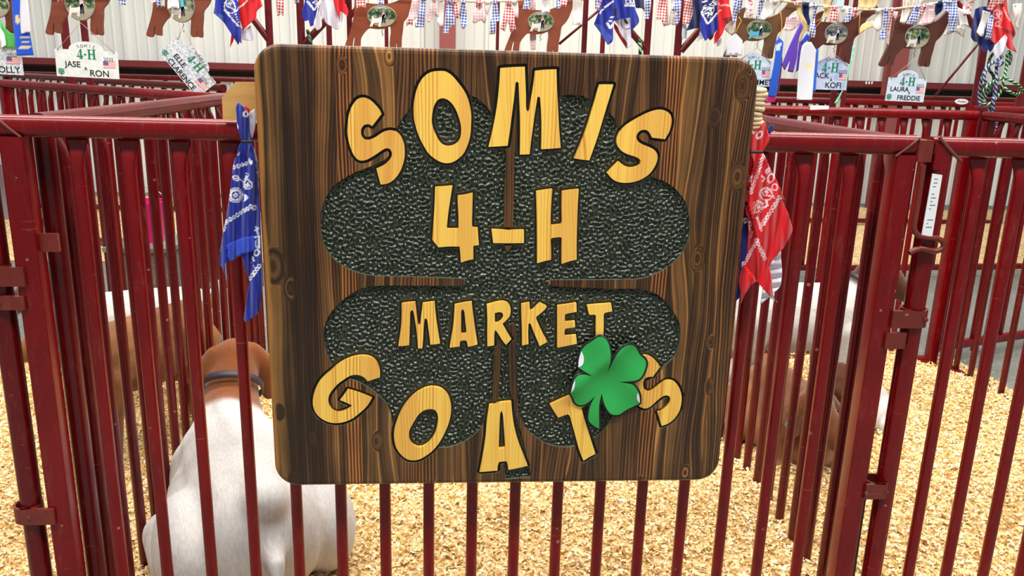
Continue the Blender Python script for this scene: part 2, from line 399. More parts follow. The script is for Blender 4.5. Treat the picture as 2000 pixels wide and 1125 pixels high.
# ==================================================================== SETTING
def ground_h(x, y):
    h = 0.065+0.018*np.sin(3.1*x+1.3*y)+0.014*np.sin(5.3*y-2.2*x+1)+0.010*np.sin(11*x+4*y)+0.008*np.sin(13*y-9*x+2)
    h = h+0.045*np.exp(-((x-1.15)**2+(y-0.6)**2)/0.5)+0.05*np.exp(-((x-1.75)**2+(y-1.5)**2)/0.12)+0.03*np.exp(-((x+0.45)**2+(y-0.1)**2)/0.1)
    return h
fl = MB().add([(-14, -6, 0), (14, -6, 0), (14, 6.75, 0), (-14, 6.75, 0)], [(0, 1, 2, 3)]).obj('floor', M_CONC); tag(fl, 'grey concrete barn floor under the pens', kind='structure')
# back wall: ribbed sheet metal above and below a maroon girt
def ribbed(z0, z1, y):
    prof = []; x = -14.005
    while x < 14.0:
        for dx, dy in ((0, 0), (0.012, -0.03), (0.04, -0.03), (0.052, 0), (0.115, 0), (0.121, -0.006), (0.135, -0.006), (0.141, 0), (0.21, 0), (0.216, -0.006), (0.23, -0.006), (0.236, 0)): prof.append((x+dx, y+dy))
        x += 0.305
    V = [(a, b, z0) for a, b in prof]+[(a, b, z1) for a, b in prof]; n = len(prof)
    return mesh('wall_sheet', V, [(i, i+1, n+i+1, n+i) for i in range(n-1)])
wb = obj('wall_back', ribbed(1.25, 4.2, 6.62), M_WALL); tag(wb, 'white ribbed sheet metal barn wall at the back', kind='structure')
wl = obj('wall_back', ribbed(0.0, 1.15, 6.75), M_WALL); tag(wl, 'white ribbed sheet metal skirt below the maroon girt', kind='structure')
g = MB().box((-14, 6.50, 1.205), (14, 6.6, 1.262)).box((-14, 6.56, 1.19), (14, 6.62, 1.205)).obj('trim_1', M_TRIM); tag(g, 'maroon steel girt along the back wall', kind='structure')
g = MB().box((-14, 6.66, 1.135), (14, 6.70, 1.21)).obj('gap_shade', M_BLACK); tag(g, 'black strip standing in for the shade in the gap below the girt', kind='structure')  # black bar stands in for the shade inside the wall gap
for px in (874, 1752, -420):
    X = on(px, 90, 6.45).x
    cw = 0.075
    c = MB().box((X-cw, 6.34, 0), (X+cw, 6.36, 4.2)).box((X-0.012, 6.36, 0), (X+0.012, 6.48, 4.2)).box((X-cw, 6.48, 0), (X+cw, 6.5, 4.2)).obj('trim_3', M_COLUMN)
    tag(c, 'red oxide steel wall column', kind='structure')

# bedding: lumpy base and loose curled shavings
def bedding(name, x0, x1, y0, y1, res, nfl, label, hf):
    xs = np.arange(x0, x1+res, res); ys = np.arange(y0, y1+res, res); X, Yg = np.meshgrid(xs, ys, indexing='ij')
    Z = hf(X, Yg)+rng.normal(0, 0.003, X.shape); nx, ny = X.shape
    edge = np.minimum(np.minimum(X-x0, x1-X), np.minimum(Yg-y0, y1-Yg)); Z = Z*np.clip(edge/0.10, 0, 1)+0.003
    V = np.stack([X, Yg, Z], -1).reshape(-1, 3); I = np.arange(nx*ny).reshape(nx, ny)
    Q = np.stack([I[:-1, :-1], I[1:, :-1], I[1:, 1:], I[:-1, 1:]], -1).reshape(-1, 4); nb = len(V)
    # flakes, denser near the front
    n = nfl; fx = rng.uniform(x0+0.05, x1-0.05, n); t = rng.uniform(0, 1, n)**1.25; fy = y0+0.05+(y1-y0-0.1)*t
    fz = hf(fx, fy)*np.clip(np.minimum(np.minimum(fx-x0, x1-fx), np.minimum(fy-y0, y1-fy))/0.1, 0, 1)+0.002+rng.uniform(0, 0.012, n)
    L = rng.uniform(0.006, 0.017, n)*0.5; W = rng.uniform(0.003, 0.0075, n)*0.5; a = rng.uniform(0, 2*PI, n); tilt = rng.normal(0, 0.45, n); roll = rng.normal(0, 0.6, n); cu = rng.uniform(-0.5, 0.9, n)
    d = np.stack([np.cos(a)*np.cos(tilt), np.sin(a)*np.cos(tilt), np.sin(tilt)], -1); sd = np.stack([-np.sin(a)*np.cos(roll), np.cos(a)*np.cos(roll), np.sin(roll)], -1)
    nn = np.cross(d, sd); c = np.stack([fx, fy, fz], -1); P = []
    for k in (-1, 0, 1):
        for s_ in (-1, 1): P.append(c+d*(L*k)[:, None]+sd*(W*s_)[:, None]*(1.0 if k else 1.15)-nn*(cu*L*abs(k))[:, None])
    FV = np.stack(P, 1).reshape(-1, 3); b = nb+np.arange(n)[:, None]*6
    FQ = np.concatenate([b+np.array([[0, 1, 3, 2]]), b+np.array([[2, 3, 5, 4]])], 0)
    V = np.concatenate([V, FV]); Q = np.concatenate([Q, FQ]); me = bpy.data.meshes.new(name)
    me.vertices.add(len(V)); me.vertices.foreach_set('co', V.ravel()); me.loops.add(Q.size); me.loops.foreach_set('vertex_index', Q.ravel().astype(np.int32))
    me.polygons.add(len(Q)); me.polygons.foreach_set('loop_start', np.arange(0, Q.size, 4, dtype=np.int32))
    me.update(calc_edges=True)
    mi = np.zeros(len(Q), np.int32); mi[-2*n:] = 1; me.materials.append(M_BED); me.materials.append(M_FLAKE); me.polygons.foreach_set('material_index', mi)
    pal = np.array([s2l(q) for q in ((250, 226, 172), (244, 212, 150), (236, 196, 128), (226, 178, 104), (252, 238, 204), (198, 148, 88), (244, 222, 180))])
    fc = pal[rng.choice(7, n, p=[.26, .24, .16, .1, .13, .04, .07])]*rng.uniform(0.9, 1.05, (n, 1))
    C = np.ones((len(V), 4)); C[:nb, :3] = pal[0]; C[nb:, :3] = np.repeat(np.clip(fc, 0, 1), 6, 0)
    at = me.color_attributes.new('Col', 'FLOAT_COLOR', 'POINT'); at.data.foreach_set('color', C.astype(np.float32).ravel()); me.update()
    o = bpy.data.objects.new(name, me); COL.objects.link(o); return tag(o, label, 'bedding', kind='stuff')
bedding('wood_shavings', -2.4, 2.35, -0.12, 1.86, 0.02, 150000, 'pale curled wood shavings bedding the three near pens', ground_h)
bedding('wood_shavings', -3.6, 5.6, 3.75, 6.2, 0.05, 16000, 'pale wood shavings bedding the far pens beyond the aisle', lambda x, y: 0.05+0.015*np.sin(3*x)*np.sin(4*y))

# ==================================================================== PEN PANELS
def rrect(w, h, r, n=3):
    P = []
    for cx, cy, a0 in ((w/2-r, h/2-r, 0), (-w/2+r, h/2-r, PI/2), (-w/2+r, -h/2+r, PI), (w/2-r, -h/2+r, 1.5*PI)):
        for k in range(n+1): a = a0+PI/2*k/n; P.append((cx+r*math.cos(a), cy+r*math.sin(a)))
    return P
def beam_x(mb, x0, x1, y, z, w, h, r=0.009):
    P = rrect(w, h, r); return mb.loft([[(x, y-a, z+b) for a, b in P] for x in (x0, x1)])
def beam_z(mb, x, y, z0, z1, w, d, r=0.005):
    P = rrect(w, d, r); return mb.loft([[(x+a, y+b, z) for a, b in P] for z in (z0, z1)])
RAIL = 0.038
_bar_cache = {}
def bar_mesh(z0, z1, n=12, r=0.0118):
    k = (round(z0, 3), round(z1, 3), n, r)
    if k not in _bar_cache:
        R = []
        # the tube end is crushed flat where it is welded under the rail: the front wall folds back
        for z, a, b, y in ((z0, r*1.0, r*0.9, 0), (z0+0.05, r, r, 0), (z1-0.060, r, r, 0), (z1-0.040, r*1.10, r*0.92, 0.0006), (z1-0.026, r*1.28, r*0.70, 0.003), (z1-0.014, r*1.5, r*0.42, 0.0062), (z1-0.006, r*1.62, r*0.30, 0.0075), (z1+0.004, r*1.64, r*0.28, 0.0078)):
            R.append([(a*math.cos(2*PI*i/n), y+b*math.sin(2*PI*i/n), z) for i in range(n)])
        _bar_cache[k] = MB().loft(R).me('bar', True)
    return _bar_cache[k]
def panel(label, p0, p1, ztop, zbot, bars, mat=None, round_posts=False, n=12, posts=(True, True), group=None):
    mat = mat or M_RED; dx, dy = p1[0]-p0[0], p1[1]-p0[1]; L = math.hypot(dx, dy)
    t = thing('pen_panel', label, 'pen panel', (p0[0], p0[1], 0), math.atan2(dy, dx), group)
    mb = MB(); beam_x(mb, 0, L, 0, ztop-RAIL/2, RAIL, RAIL, 0.014); shade_auto(mb.obj('top_rail', mat, t), 50)
    mb = MB(); beam_x(mb, 0.02, L-0.02, 0, zbot+RAIL/2, RAIL, RAIL, 0.010); shade_auto(mb.obj('bottom_rail', mat, t), 50)
    for x, on_ in ((0.021, posts[0]), (L-0.021, posts[1])):
        if not on_: continue
        mb = MB()
        if round_posts: mb.tube([(x, 0, zbot), (x, 0, ztop-RAIL)], 0.019, 14)
        else: beam_z(mb, x, 0, zbot, ztop-RAIL*0.97, 0.042, 0.042, 0.006)
        shade_auto(mb.obj('end_post', mat, t), 50)
    me = bar_mesh(zbot+RAIL*0.8, ztop-RAIL, n)
    for x in bars:
        b = obj('bar', me, mat, t); b.location = (x, 0, 0)
    return t
# front row
XL, XR = -0.788, 0.897
front = panel('red front pen panel carrying the carved sign', (XL, 0.019), (XR, 0.019), 1.154, 0.004, [-0.666+0.09*k-XL for k in range(17)])
front['label'] = 'red tube pen panel in front, behind the carved wooden sign'
# mitred corners get a weld bead; the left hinge straps and the right latch belong to this panel
def bead(t, pts, r=0.0024, name='weld_bead', mat=None): return shade_auto(MB().tube(pts, r, 6).obj(name, mat or M_WELD, t), 60)
bead(front, [(0.002, -0.020, 1.150), (0.02, -0.021, 1.134), (0.040, -0.020, 1.117)])
LF = XR-XL
bead(front, [(LF-0.002, -0.020, 1.150), (LF-0.022, -0.021, 1.133), (LF-0.045, -0.020, 1.115)])
def strap(t, x0, x1, z, h, y=-0.023, name='hinge_strap', ring=None, mat=None):
    """flat strap on the panel face, wrapping a tube of the next panel at ring x"""
    mb = MB().box((min(x0, x1), y-0.004, z-h/2), (max(x0, x1), y+0.004, z+h/2))
    if ring is not None:
        n = 16; R = 0.027; rings = []
        for zz, rr in ((z-h/2, R), (z+h/2, R), (z+h/2, R-0.005), (z-h/2, R-0.005)):
            rings.append([(ring+rr*math.cos(2*PI*k/n), rr*math.sin(2*PI*k/n), zz) for k in range(n)])
        mb.loft(rings+[rings[0]], cap=False)
        mb.ball((ring+0.012, -R-0.001, z), (0.005, 0.003, 0.005), 6)
    return shade_auto(mb.obj(name, mat or M_RUST, t), 50)
strap(front, -0.05, 0.018, 0.865, 0.036, ring=-0.045); strap(front, -0.05, 0.012, 0.815, 0.026, ring=-0.045)
strap(front, -0.05, 0.015, 0.375, 0.034, ring=-0.045); strap(front, 0.02, 0.075, 0.925, 0.034, y=-0.002)
strap(front, LF-0.005, LF+0.055, 0.790, 0.036, ring=LF+0.053); strap(front, LF-0.012, LF+0.030, 0.745, 0.034); strap(front, LF-0.005, LF+0.04, 0.405, 0.034, ring=LF+0.03)
# square latch sleeve and bent drop rod at the right corner
mb = MB(); beam_z(mb, LF+0.012, -0.004, 1.105, 1.146, 0.030, 0.040, 0.004); shade_auto(mb.obj('latch_sleeve', M_RUST, front), 50)
rod = [(1803, 322), (1798, 360), (1791, 405), (1785, 440), (1786, 452), (1795, 461), (1810, 464), (1828, 465), (1840, 470), (1844, 479), (1838, 488), (1826, 491), (1810, 488), (1798, 485), (1786, 489), (1776, 494)]
mb = MB().tube([on(x, y, -0.008)-Vector((XL, 0.019, 0)) for x, y in rod], 0.0058, 10); shade_auto(mb.obj('drop_rod', M_RUST, front), 60)
mb = MB().tube([(LF+0.008, 0.0, 0.40), (LF+0.010, 0.0, 0.12)], 0.0055, 8); shade_auto(mb.obj('drop_rod', M_CHAIN, front), 60)
# neighbours in the front row
pl = panel('red front pen panel cut off by the left photo edge', (-2.05, 0.019), (-0.805, 0.019), 1.154, 0.004, [0.1+0.09*k for k in range(12)], round_posts=False, posts=(True, False))
shade_auto(MB().tube([(1.223, 0, 0.07), (1.223, 0, 1.12)], 0.020, 14).obj('end_post', M_RED_DARK, pl), 50)
pr = panel('red front pen panel right of the bent drop rod', (0.928, 0.019), (2.2, 0.019), 1.152, 0.004, [0.109+0.089*k for k in range(12)], posts=(False, True))
shade_auto(MB().tube([(0.022, 0, 0.07), (0.022, 0, 1.12)], 0.0205, 14).obj('end_post', M_RED, pr), 50)
mb = MB(); P = rrect(0.036, 0.04, 0.006); mb.loft([[(0.02+a, b, z) for a, b in P] for z in (1.09, 1.135)]); shade_auto(mb.obj('corner_gusset', M_RED, pr), 50)
bead(pr, [(0.004, -0.020, 1.153), (0.03, -0.022, 1.128), (0.056, -0.020, 1.108)], 0.0034)
# dividers running back from the front row
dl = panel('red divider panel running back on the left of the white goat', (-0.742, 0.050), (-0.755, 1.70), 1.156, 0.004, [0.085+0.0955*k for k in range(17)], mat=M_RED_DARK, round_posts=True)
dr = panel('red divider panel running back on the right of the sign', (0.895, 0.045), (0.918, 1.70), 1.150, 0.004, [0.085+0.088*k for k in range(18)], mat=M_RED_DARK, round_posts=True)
# rear row
panel('red rear panel hidden behind the carved sign', (-0.735, 1.73), (0.90, 1.73), 1.15, 0.06, [0.09+0.09*k for k in range(17)], n=8)
rb = panel('red rear panel of the right pen with a white tag stuck on its rail', (0.935, 1.72), (2.135, 1.70), 1.15, 0.06, [0.075+0.092*k for k in range(12)], n=8)
c = on(1600, 212, 1.695)
tg = tag(MB().box((c.x-0.038, 1.693, c.z-0.013), (c.x+0.038, 1.697, c.z+0.012)).box((c.x-0.028, 1.694, c.z-0.019), (c.x+0.03, 1.698, c.z-0.013)).obj('tape_label', M_WHITE), 'torn white tape label on the red rear rail at right', 'label')
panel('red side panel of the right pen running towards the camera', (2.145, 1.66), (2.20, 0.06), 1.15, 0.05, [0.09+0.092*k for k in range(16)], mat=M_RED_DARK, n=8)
panel('red panel right of the knotted halter ropes', (2.21, 1.86), (3.5, 2.3), 1.165, 0.06, [0.08+0.095*k for k in range(13)], n=8)
far_r = panel('red far panel with an oval badge across the aisle', (2.41, 3.42), (4.6, 3.6), 1.15, 0.06, [0.09+0.1*k for k in range(20)], n=8)
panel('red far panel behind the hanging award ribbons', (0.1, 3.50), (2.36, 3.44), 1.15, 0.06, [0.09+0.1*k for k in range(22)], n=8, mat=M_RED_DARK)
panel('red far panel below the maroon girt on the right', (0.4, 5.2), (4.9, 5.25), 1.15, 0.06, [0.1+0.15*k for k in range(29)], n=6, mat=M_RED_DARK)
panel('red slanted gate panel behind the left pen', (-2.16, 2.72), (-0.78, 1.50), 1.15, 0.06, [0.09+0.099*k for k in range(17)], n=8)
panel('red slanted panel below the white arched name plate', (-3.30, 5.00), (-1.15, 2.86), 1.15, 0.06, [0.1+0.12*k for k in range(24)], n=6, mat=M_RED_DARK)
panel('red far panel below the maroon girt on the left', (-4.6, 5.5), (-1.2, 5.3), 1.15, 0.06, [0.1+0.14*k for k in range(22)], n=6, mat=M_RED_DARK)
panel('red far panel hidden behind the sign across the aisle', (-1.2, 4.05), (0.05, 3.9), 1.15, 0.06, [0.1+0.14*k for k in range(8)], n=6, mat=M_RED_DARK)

# ==================================================================== CARVED SIGN
def zz(o, s, pts): return [(o[0]+x/s, o[1]+y/s) for x, y in pts]
LET = {}
LET['S'] = [zz((660,170), 5.625, [(478,298),(375,430),(355,415),(320,408),(285,420),(258,455),(252,500),(262,545),(290,575),(330,580),(370,570),(420,545),(470,510),(520,485),(570,475),(620,482),(660,505),(700,560),(725,630),(733,700),(728,790),(700,890),(660,965),(600,1030),(540,1062),(470,1072),(445,985),(422,895),(470,875),(520,845),(565,800),(590,760),(592,715),(570,680),(535,672),(500,685),(440,725),(370,770),(310,800),(250,808),(210,790),(170,740),(140,670),(115,580),(103,500),(108,400),(120,310),(145,230),(180,170),(220,130),(270,115),(320,125),(370,155),(420,205),(460,255)])]
LET['O'] = [zz((790,120), 5.356, [(350,100),(430,105),(500,150),(560,220),(620,300),(660,380),(685,470),(698,560),(697,650),(690,760),(665,860),(620,960),(560,1020),(500,1055),(440,1065),(380,1052),(320,1020),(250,960),(200,880),(155,790),(120,690),(100,600),(95,500),(100,420),(120,320),(150,240),(190,175),(240,130),(290,108)]),
            zz((790,120), 5.356, [(400,385),(450,400),(500,445),(540,510),(570,590),(590,670),(592,750),(575,820),(530,865),(470,885),(410,875),(365,835),(330,770),(300,700),(285,630),(290,550),(305,480),(330,425),(360,395)])]
LET['M'] = [zz((930,110), 5.356, [(252,122),(390,112),(510,108),(515,250),(520,400),(522,540),(530,570),(543,578),(555,565),(565,500),(585,380),(605,250),(614,150),(720,140),(840,135),(845,300),(855,500),(868,750),(885,958),(800,965),(682,972),(685,850),(685,700),(680,560),(668,430),(655,420),(640,432),(620,560),(600,700),(575,880),(560,1025),(458,1028),(460,900),(460,700),(455,500),(445,280),(430,265),(412,275),(400,400),(380,560),(355,760),(330,935),(230,942),(130,948),(170,780),(205,600),(230,420),(245,250)])]
LET['I'] = [zz((1100,140), 4.891, [(342,122),(410,120),(480,122),(445,240),(390,420),(330,620),(250,848),(180,840),(105,828),(160,700),(225,530),(285,330)])]
LET['S2'] = [zz((1100,140), 4.891, [(972,645),(850,630),(835,600),(815,570),(780,555),(740,562),(710,590),(698,625),(710,660),(750,690),(810,715),(860,740),(890,770),(902,810),(895,860),(870,915),(830,970),(780,1010),(720,1040),(650,1058),(580,1062),(520,1052),(470,1025),(420,968),(470,915),(530,855),(560,880),(600,905),(650,915),(700,905),(735,885),(742,855),(725,830),(680,810),(620,790),(570,765),(530,725),(512,675),(520,620),(550,560),(600,510),(660,470),(730,430),(800,395),(870,370),(930,362),(980,375),(1020,405),(1036,450),(1030,520),(1010,580)])]
LET['4'] = [zz((830,340), 5.922, [(118,150),(220,145),(318,135),(295,280),(270,450),(252,620),(262,632),(388,632),(388,500),(380,350),(378,252),(470,240),(552,220),(548,400),(545,600),(555,618),(610,622),(618,740),(625,822),(560,830),(560,985),(490,1000),(415,1025),(410,940),(400,838),(280,838),(155,848),(85,760),(95,600),(110,380)])]
LET['-'] = [zz((830,340), 5.922, [(770,640),(960,648),(1145,648),(1145,798),(960,800),(790,798)])]
LET['H'] = [zz((830,340), 5.922, [(1288,200),(1380,185),(1475,172),(1465,300),(1455,500),(1455,580),(1470,592),(1575,580),(1585,560),(1582,400),(1585,200),(1680,185),(1780,175),(1768,350),(1760,600),(1755,800),(1755,990),(1670,1010),(1582,1040),(1582,900),(1582,735),(1560,730),(1470,740),(1455,755),(1460,880),(1460,992),(1390,1005),(1298,1032),(1298,800),(1295,500)])]
a = (760,570); b = (980,570); k = 8.333
LET['M2'] = [zz(a, k, [(205,195),(310,180),(425,170),(440,300),(465,500),(475,540),(490,548),(505,535),(520,400),(535,290),(545,190),(640,178),(740,165),(755,350),(790,600),(828,840),(750,855),(668,860),(660,760),(640,600),(620,460),(600,432),(578,440),(565,560),(555,740),(540,920),(470,922),(462,800),(445,620),(420,460),(400,340),(385,305),(362,300),(345,330),(340,480),(332,700),(325,870),(240,880),(148,885),(170,740),(195,560),(205,380)])]
LET['A'] = [zz(a, k, [(1068,215),(1210,185),(1345,165),(1355,260),(1375,420),(1405,640),(1440,855),(1360,880),(1280,895),(1272,840),(1260,800),(1240,790),(1170,795),(1155,815),(1150,890),(1070,900),(985,910),(1010,760),(1045,540),(1060,350)]), zz(a, k, [(1190,285),(1175,310),(1172,450),(1172,660),(1180,685),(1250,680),(1260,660),(1240,480),(1225,330),(1210,292)])]
LET['R'] = [zz(a, k, [(1590,215),(1680,190),(1780,165),(1860,160),(1930,185),(1970,240),(1978,310),(1965,390),(1920,450),(1845,520),(1900,620),(1990,770),(1905,865),(1850,800),(1780,690),(1740,630),(1720,630),(1712,700),(1710,870),(1600,890),(1598,700),(1600,450)]), zz(a, k, [(1720,345),(1800,330),(1845,345),(1858,385),(1840,440),(1790,495),(1740,510),(1722,500)])]
LET['K'] = [zz(b, k, [(320,205),(390,190),(450,180),(455,290),(480,308),(510,290),(600,200),(620,180),(735,240),(690,300),(565,405),(560,430),(600,530),(660,660),(745,815),(680,850),(615,885),(570,770),(510,630),(475,530),(455,512),(435,520),(430,660),(435,850),(390,860),(330,875),(330,650),(322,400)])]
LET['E'] = [zz(b, k, [(905,230),(1060,210),(1215,185),(1220,325),(1120,345),(1045,360),(1030,380),(1030,480),(1050,490),(1190,480),(1195,575),(1110,590),(1035,600),(1025,640),(1020,700),(1040,720),(1210,705),(1225,845),(1060,880),(905,910),(905,700)])]
LET['T'] = [zz(b, k, [(1390,225),(1540,210),(1680,200),(1780,190),(1800,320),(1735,330),(1675,345),(1662,365),(1660,550),(1655,705),(1650,850),(1540,860),(1535,600),(1535,390),(1515,372),(1425,375),(1410,320)])]
LET['G'] = [zz((590,680), 6.617, [(1005,378),(845,430),(820,395),(770,360),(700,345),(640,352),(580,380),(520,420),(460,465),(410,520),(370,570),(345,620),(335,680),(345,730),(375,780),(420,815),(480,822),(550,805),(610,775),(648,740),(560,700),(490,672),(540,605),(592,530),(680,555),(780,590),(905,640),(860,720),(800,790),(730,850),(650,910),(560,950),(470,968),(380,965),(300,940),(230,895),(175,835),(145,760),(138,690),(150,600),(180,510),(230,420),(300,345),(380,280),(460,215),(540,165),(620,130),(700,108),(780,100),(860,110),(920,140),(965,190),(995,260),(1005,320)])]
LET['O2'] = [zz((750,740), 6.25, [(580,100),(640,105),(700,125),(750,165),(790,220),(812,290),(820,360),(812,450),(790,540),(755,630),(710,720),(660,800),(590,880),(510,940),(440,980),(370,995),(300,988),(240,955),(190,905),(150,840),(130,770),(122,690),(130,600),(155,520),(190,430),(240,340),(310,250),(380,185),(450,140),(520,110)]),
             zz((750,740), 6.25, [(570,368),(620,378),(650,420),(660,490),(650,570),(630,650),(590,730),(530,795),(470,830),(410,835),(350,805),(315,760),(305,700),(310,630),(340,570),(380,500),(430,430),(490,385)])]
LET['A2'] = [zz((910,620), 3.409, [(155,585),(230,568),(302,560),(310,650),(325,740),(350,830),(385,920),(412,988),(345,1003),(282,1015),(278,980),(270,957),(222,962),(212,985),(210,1020),(150,1025),(90,1030),(110,930),(130,800),(140,690)]), zz((910,620), 3.409, [(235,622),(228,640),(222,760),(218,875),(262,870),(255,760),(245,640)])]
LET['T2'] = [zz((1060,740), 6.25, [(90,318),(210,262),(340,205),(540,118),(600,290),(545,320),(475,352),(500,460),(550,620),(600,780),(645,915),(570,955),(498,1000),(450,880),(400,700),(350,520),(325,445),(305,432),(250,450),(190,475),(140,400)])]
LET['S3'] = [zz((1200,690), 7.033, [(385,40),(430,32),(480,45),(540,80),(590,130),(630,185),(530,322),(500,322),(470,325),(430,340),(402,380),(395,430),(405,480),(430,515),(470,525),(520,505),(580,460),(640,410),(700,372),(760,365),(820,385),(870,440),(905,510),(922,590),(920,680),(900,770),(860,850),(800,920),(730,970),(650,998),(620,900),(590,800),(640,790),(700,750),(750,700),(770,640),(760,595),(720,578),(670,590),(610,630),(550,685),(490,735),(430,760),(380,750),(320,710),(270,620),(230,500),(225,400),(240,250),(280,130),(330,65)])]
LETTERS = {n: [crom([sp(*p) for p in L], 0.0035) for L in Ls] for n, Ls in LET.items()}
CLOVER_PX = [(987,292),(972,245),(960,220),(935,194),(913,185),(890,181),(865,180),(840,185),(818,196),(804,209),(790,225),(778,244),(772,262),(772,285),(760,305),(733,321),(713,329),(693,337),(674,347),(658,358),(645,371),(637,384),(630,402),(626,425),(626,447),(632,476),(640,492),(651,505),(664,516),(681,526),(706,535),(735,539),(813,541),(860,543),(904,545),(910,549),(909,555),(901,558),(850,558),(800,558),(741,558),(715,561),(700,566),(687,573),(667,588),(654,601),(645,612),(636,631),(631,653),(634,677),(643,703),(650,716),(665,732),(685,740),(700,746),(713,753),(726,761),(737,771),(747,780),(755,789),(763,808),(767,828),(780,850),(800,866),(830,874),(857,875),(882,873),(909,862),(930,846),(946,826),(956,805),(961,785),(963,740),(965,690),(966,672),(972,664),(978,673),(978,700),(975,740),(973,790),(976,850),(982,895),(989,937),(1038,932),(1027,880),(1014,830),(1002,790),(997,760),(994,720),(994,650),(995,637),(1001,631),(1007,637),(1008,660),(1009,720),(1010,770),(1012,801),(1017,817),(1028,837),(1049,856),(1073,869),(1101,874),(1122,872),(1140,866),(1156,858),(1174,846),(1188,829),(1197,810),(1203,790),(1225,765),(1255,750),(1279,736),(1300,714),(1318,696),(1326,675),(1329,655),(1327,630),(1317,612),(1303,592),(1287,577),(1265,567),(1241,564),(1193,564),(1140,562),(1100,560),(1075,557),(1070,552),(1074,547),(1140,547),(1220,546),(1255,544),(1281,535),(1299,526),(1313,515),(1325,504),(1335,491),(1343,474),(1347,457),(1348,438),(1344,409),(1339,395),(1332,384),(1316,366),(1295,353),(1273,345),(1262,338),(1250,322),(1232,300),(1218,280),(1211,258),(1205,243),(1199,230),(1186,216),(1171,204),(1156,196),(1140,188),(1121,184),(1095,188),(1070,197),(1045,215),(1022,245),(1006,292),(1004,360),(1002,430),(998,484),(991,491),(986,484),(985,440),(986,360)]
CLOVER = [crom([sp(*p) for p in CLOVER_PX], 0.004, 50)]
RES = 0.0012
gx = np.arange(SX0-0.012, SX1+0.012, RES); gz = np.arange(SZ0-0.012, SZ1+0.012, RES); GX, GZ = np.meshgrid(gx, gz, indexing='ij')
clover_f = np.full(GX.shape, 1.0)
bb = [np.searchsorted(gx, CLOVER[0][:, 0].min()-0.01), np.searchsorted(gx, CLOVER[0][:, 0].max()+0.01), np.searchsorted(gz, CLOVER[0][:, 1].min()-0.01), np.searchsorted(gz, CLOVER[0][:, 1].max()+0.01)]
S_ = (slice(bb[0], bb[1]), slice(bb[2], bb[3])); clover_f[S_] = sdf(CLOVER, GX[S_], GZ[S_])
lett_f = np.full(GX.shape, 1.0)
for n_, Ls in LETTERS.items():
    A = Ls[0]; S_ = (slice(np.searchsorted(gx, A[:, 0].min()-0.02), np.searchsorted(gx, A[:, 0].max()+0.02)), slice(np.searchsorted(gz, A[:, 1].min()-0.02), np.searchsorted(gz, A[:, 1].max()+0.02)))
    lett_f[S_] = np.minimum(lett_f[S_], sdf(Ls, GX[S_], GZ[S_]))
GRV = 0.0052; DEP = 0.009; THK = 0.042
recess = np.minimum(clover_f, lett_f-GRV)
qx = np.abs(GX-(SX0+SX1)/2)-(SX1-SX0)/2+SR; qz = np.abs(GZ-(SZ0+SZ1)/2)-(SZ1-SZ0)/2+SR
rect_f = np.sqrt(np.maximum(qx, 0)**2+np.maximum(qz, 0)**2)+np.minimum(np.maximum(qx, qz), 0)-SR
def samp(f, p):
    i = (p[0]-gx[0])/RES; j = (p[1]-gz[0])/RES; i0 = int(min(max(i, 0), len(gx)-2)); j0 = int(min(max(j, 0), len(gz)-2)); u, v = i-i0, j-j0
    return f[i0,j0]*(1-u)*(1-v)+f[i0+1,j0]*u*(1-v)+f[i0,j0+1]*(1-u)*v+f[i0+1,j0+1]*u*v
def rect_d(p):
    ax, az = p[0]-(SX0+SX1)/2, p[1]-(SZ0+SZ1)/2; x, z = abs(ax)-(SX1-SX0)/2+SR, abs(az)-(SZ1-SZ0)/2+SR
    if x > 0 and z > 0: l = math.hypot(x, z); return l-SR, (math.copysign(x/l, ax), math.copysign(z/l, az))
    return (x-SR, (math.copysign(1, ax), 0)) if x > z else (z-SR, (0, math.copysign(1, az)))
sign = thing('wooden_sign', 'square carved wooden sign with yellow letters over a dark green clover', 'sign', (0, 0, 0))
RB = 0.010
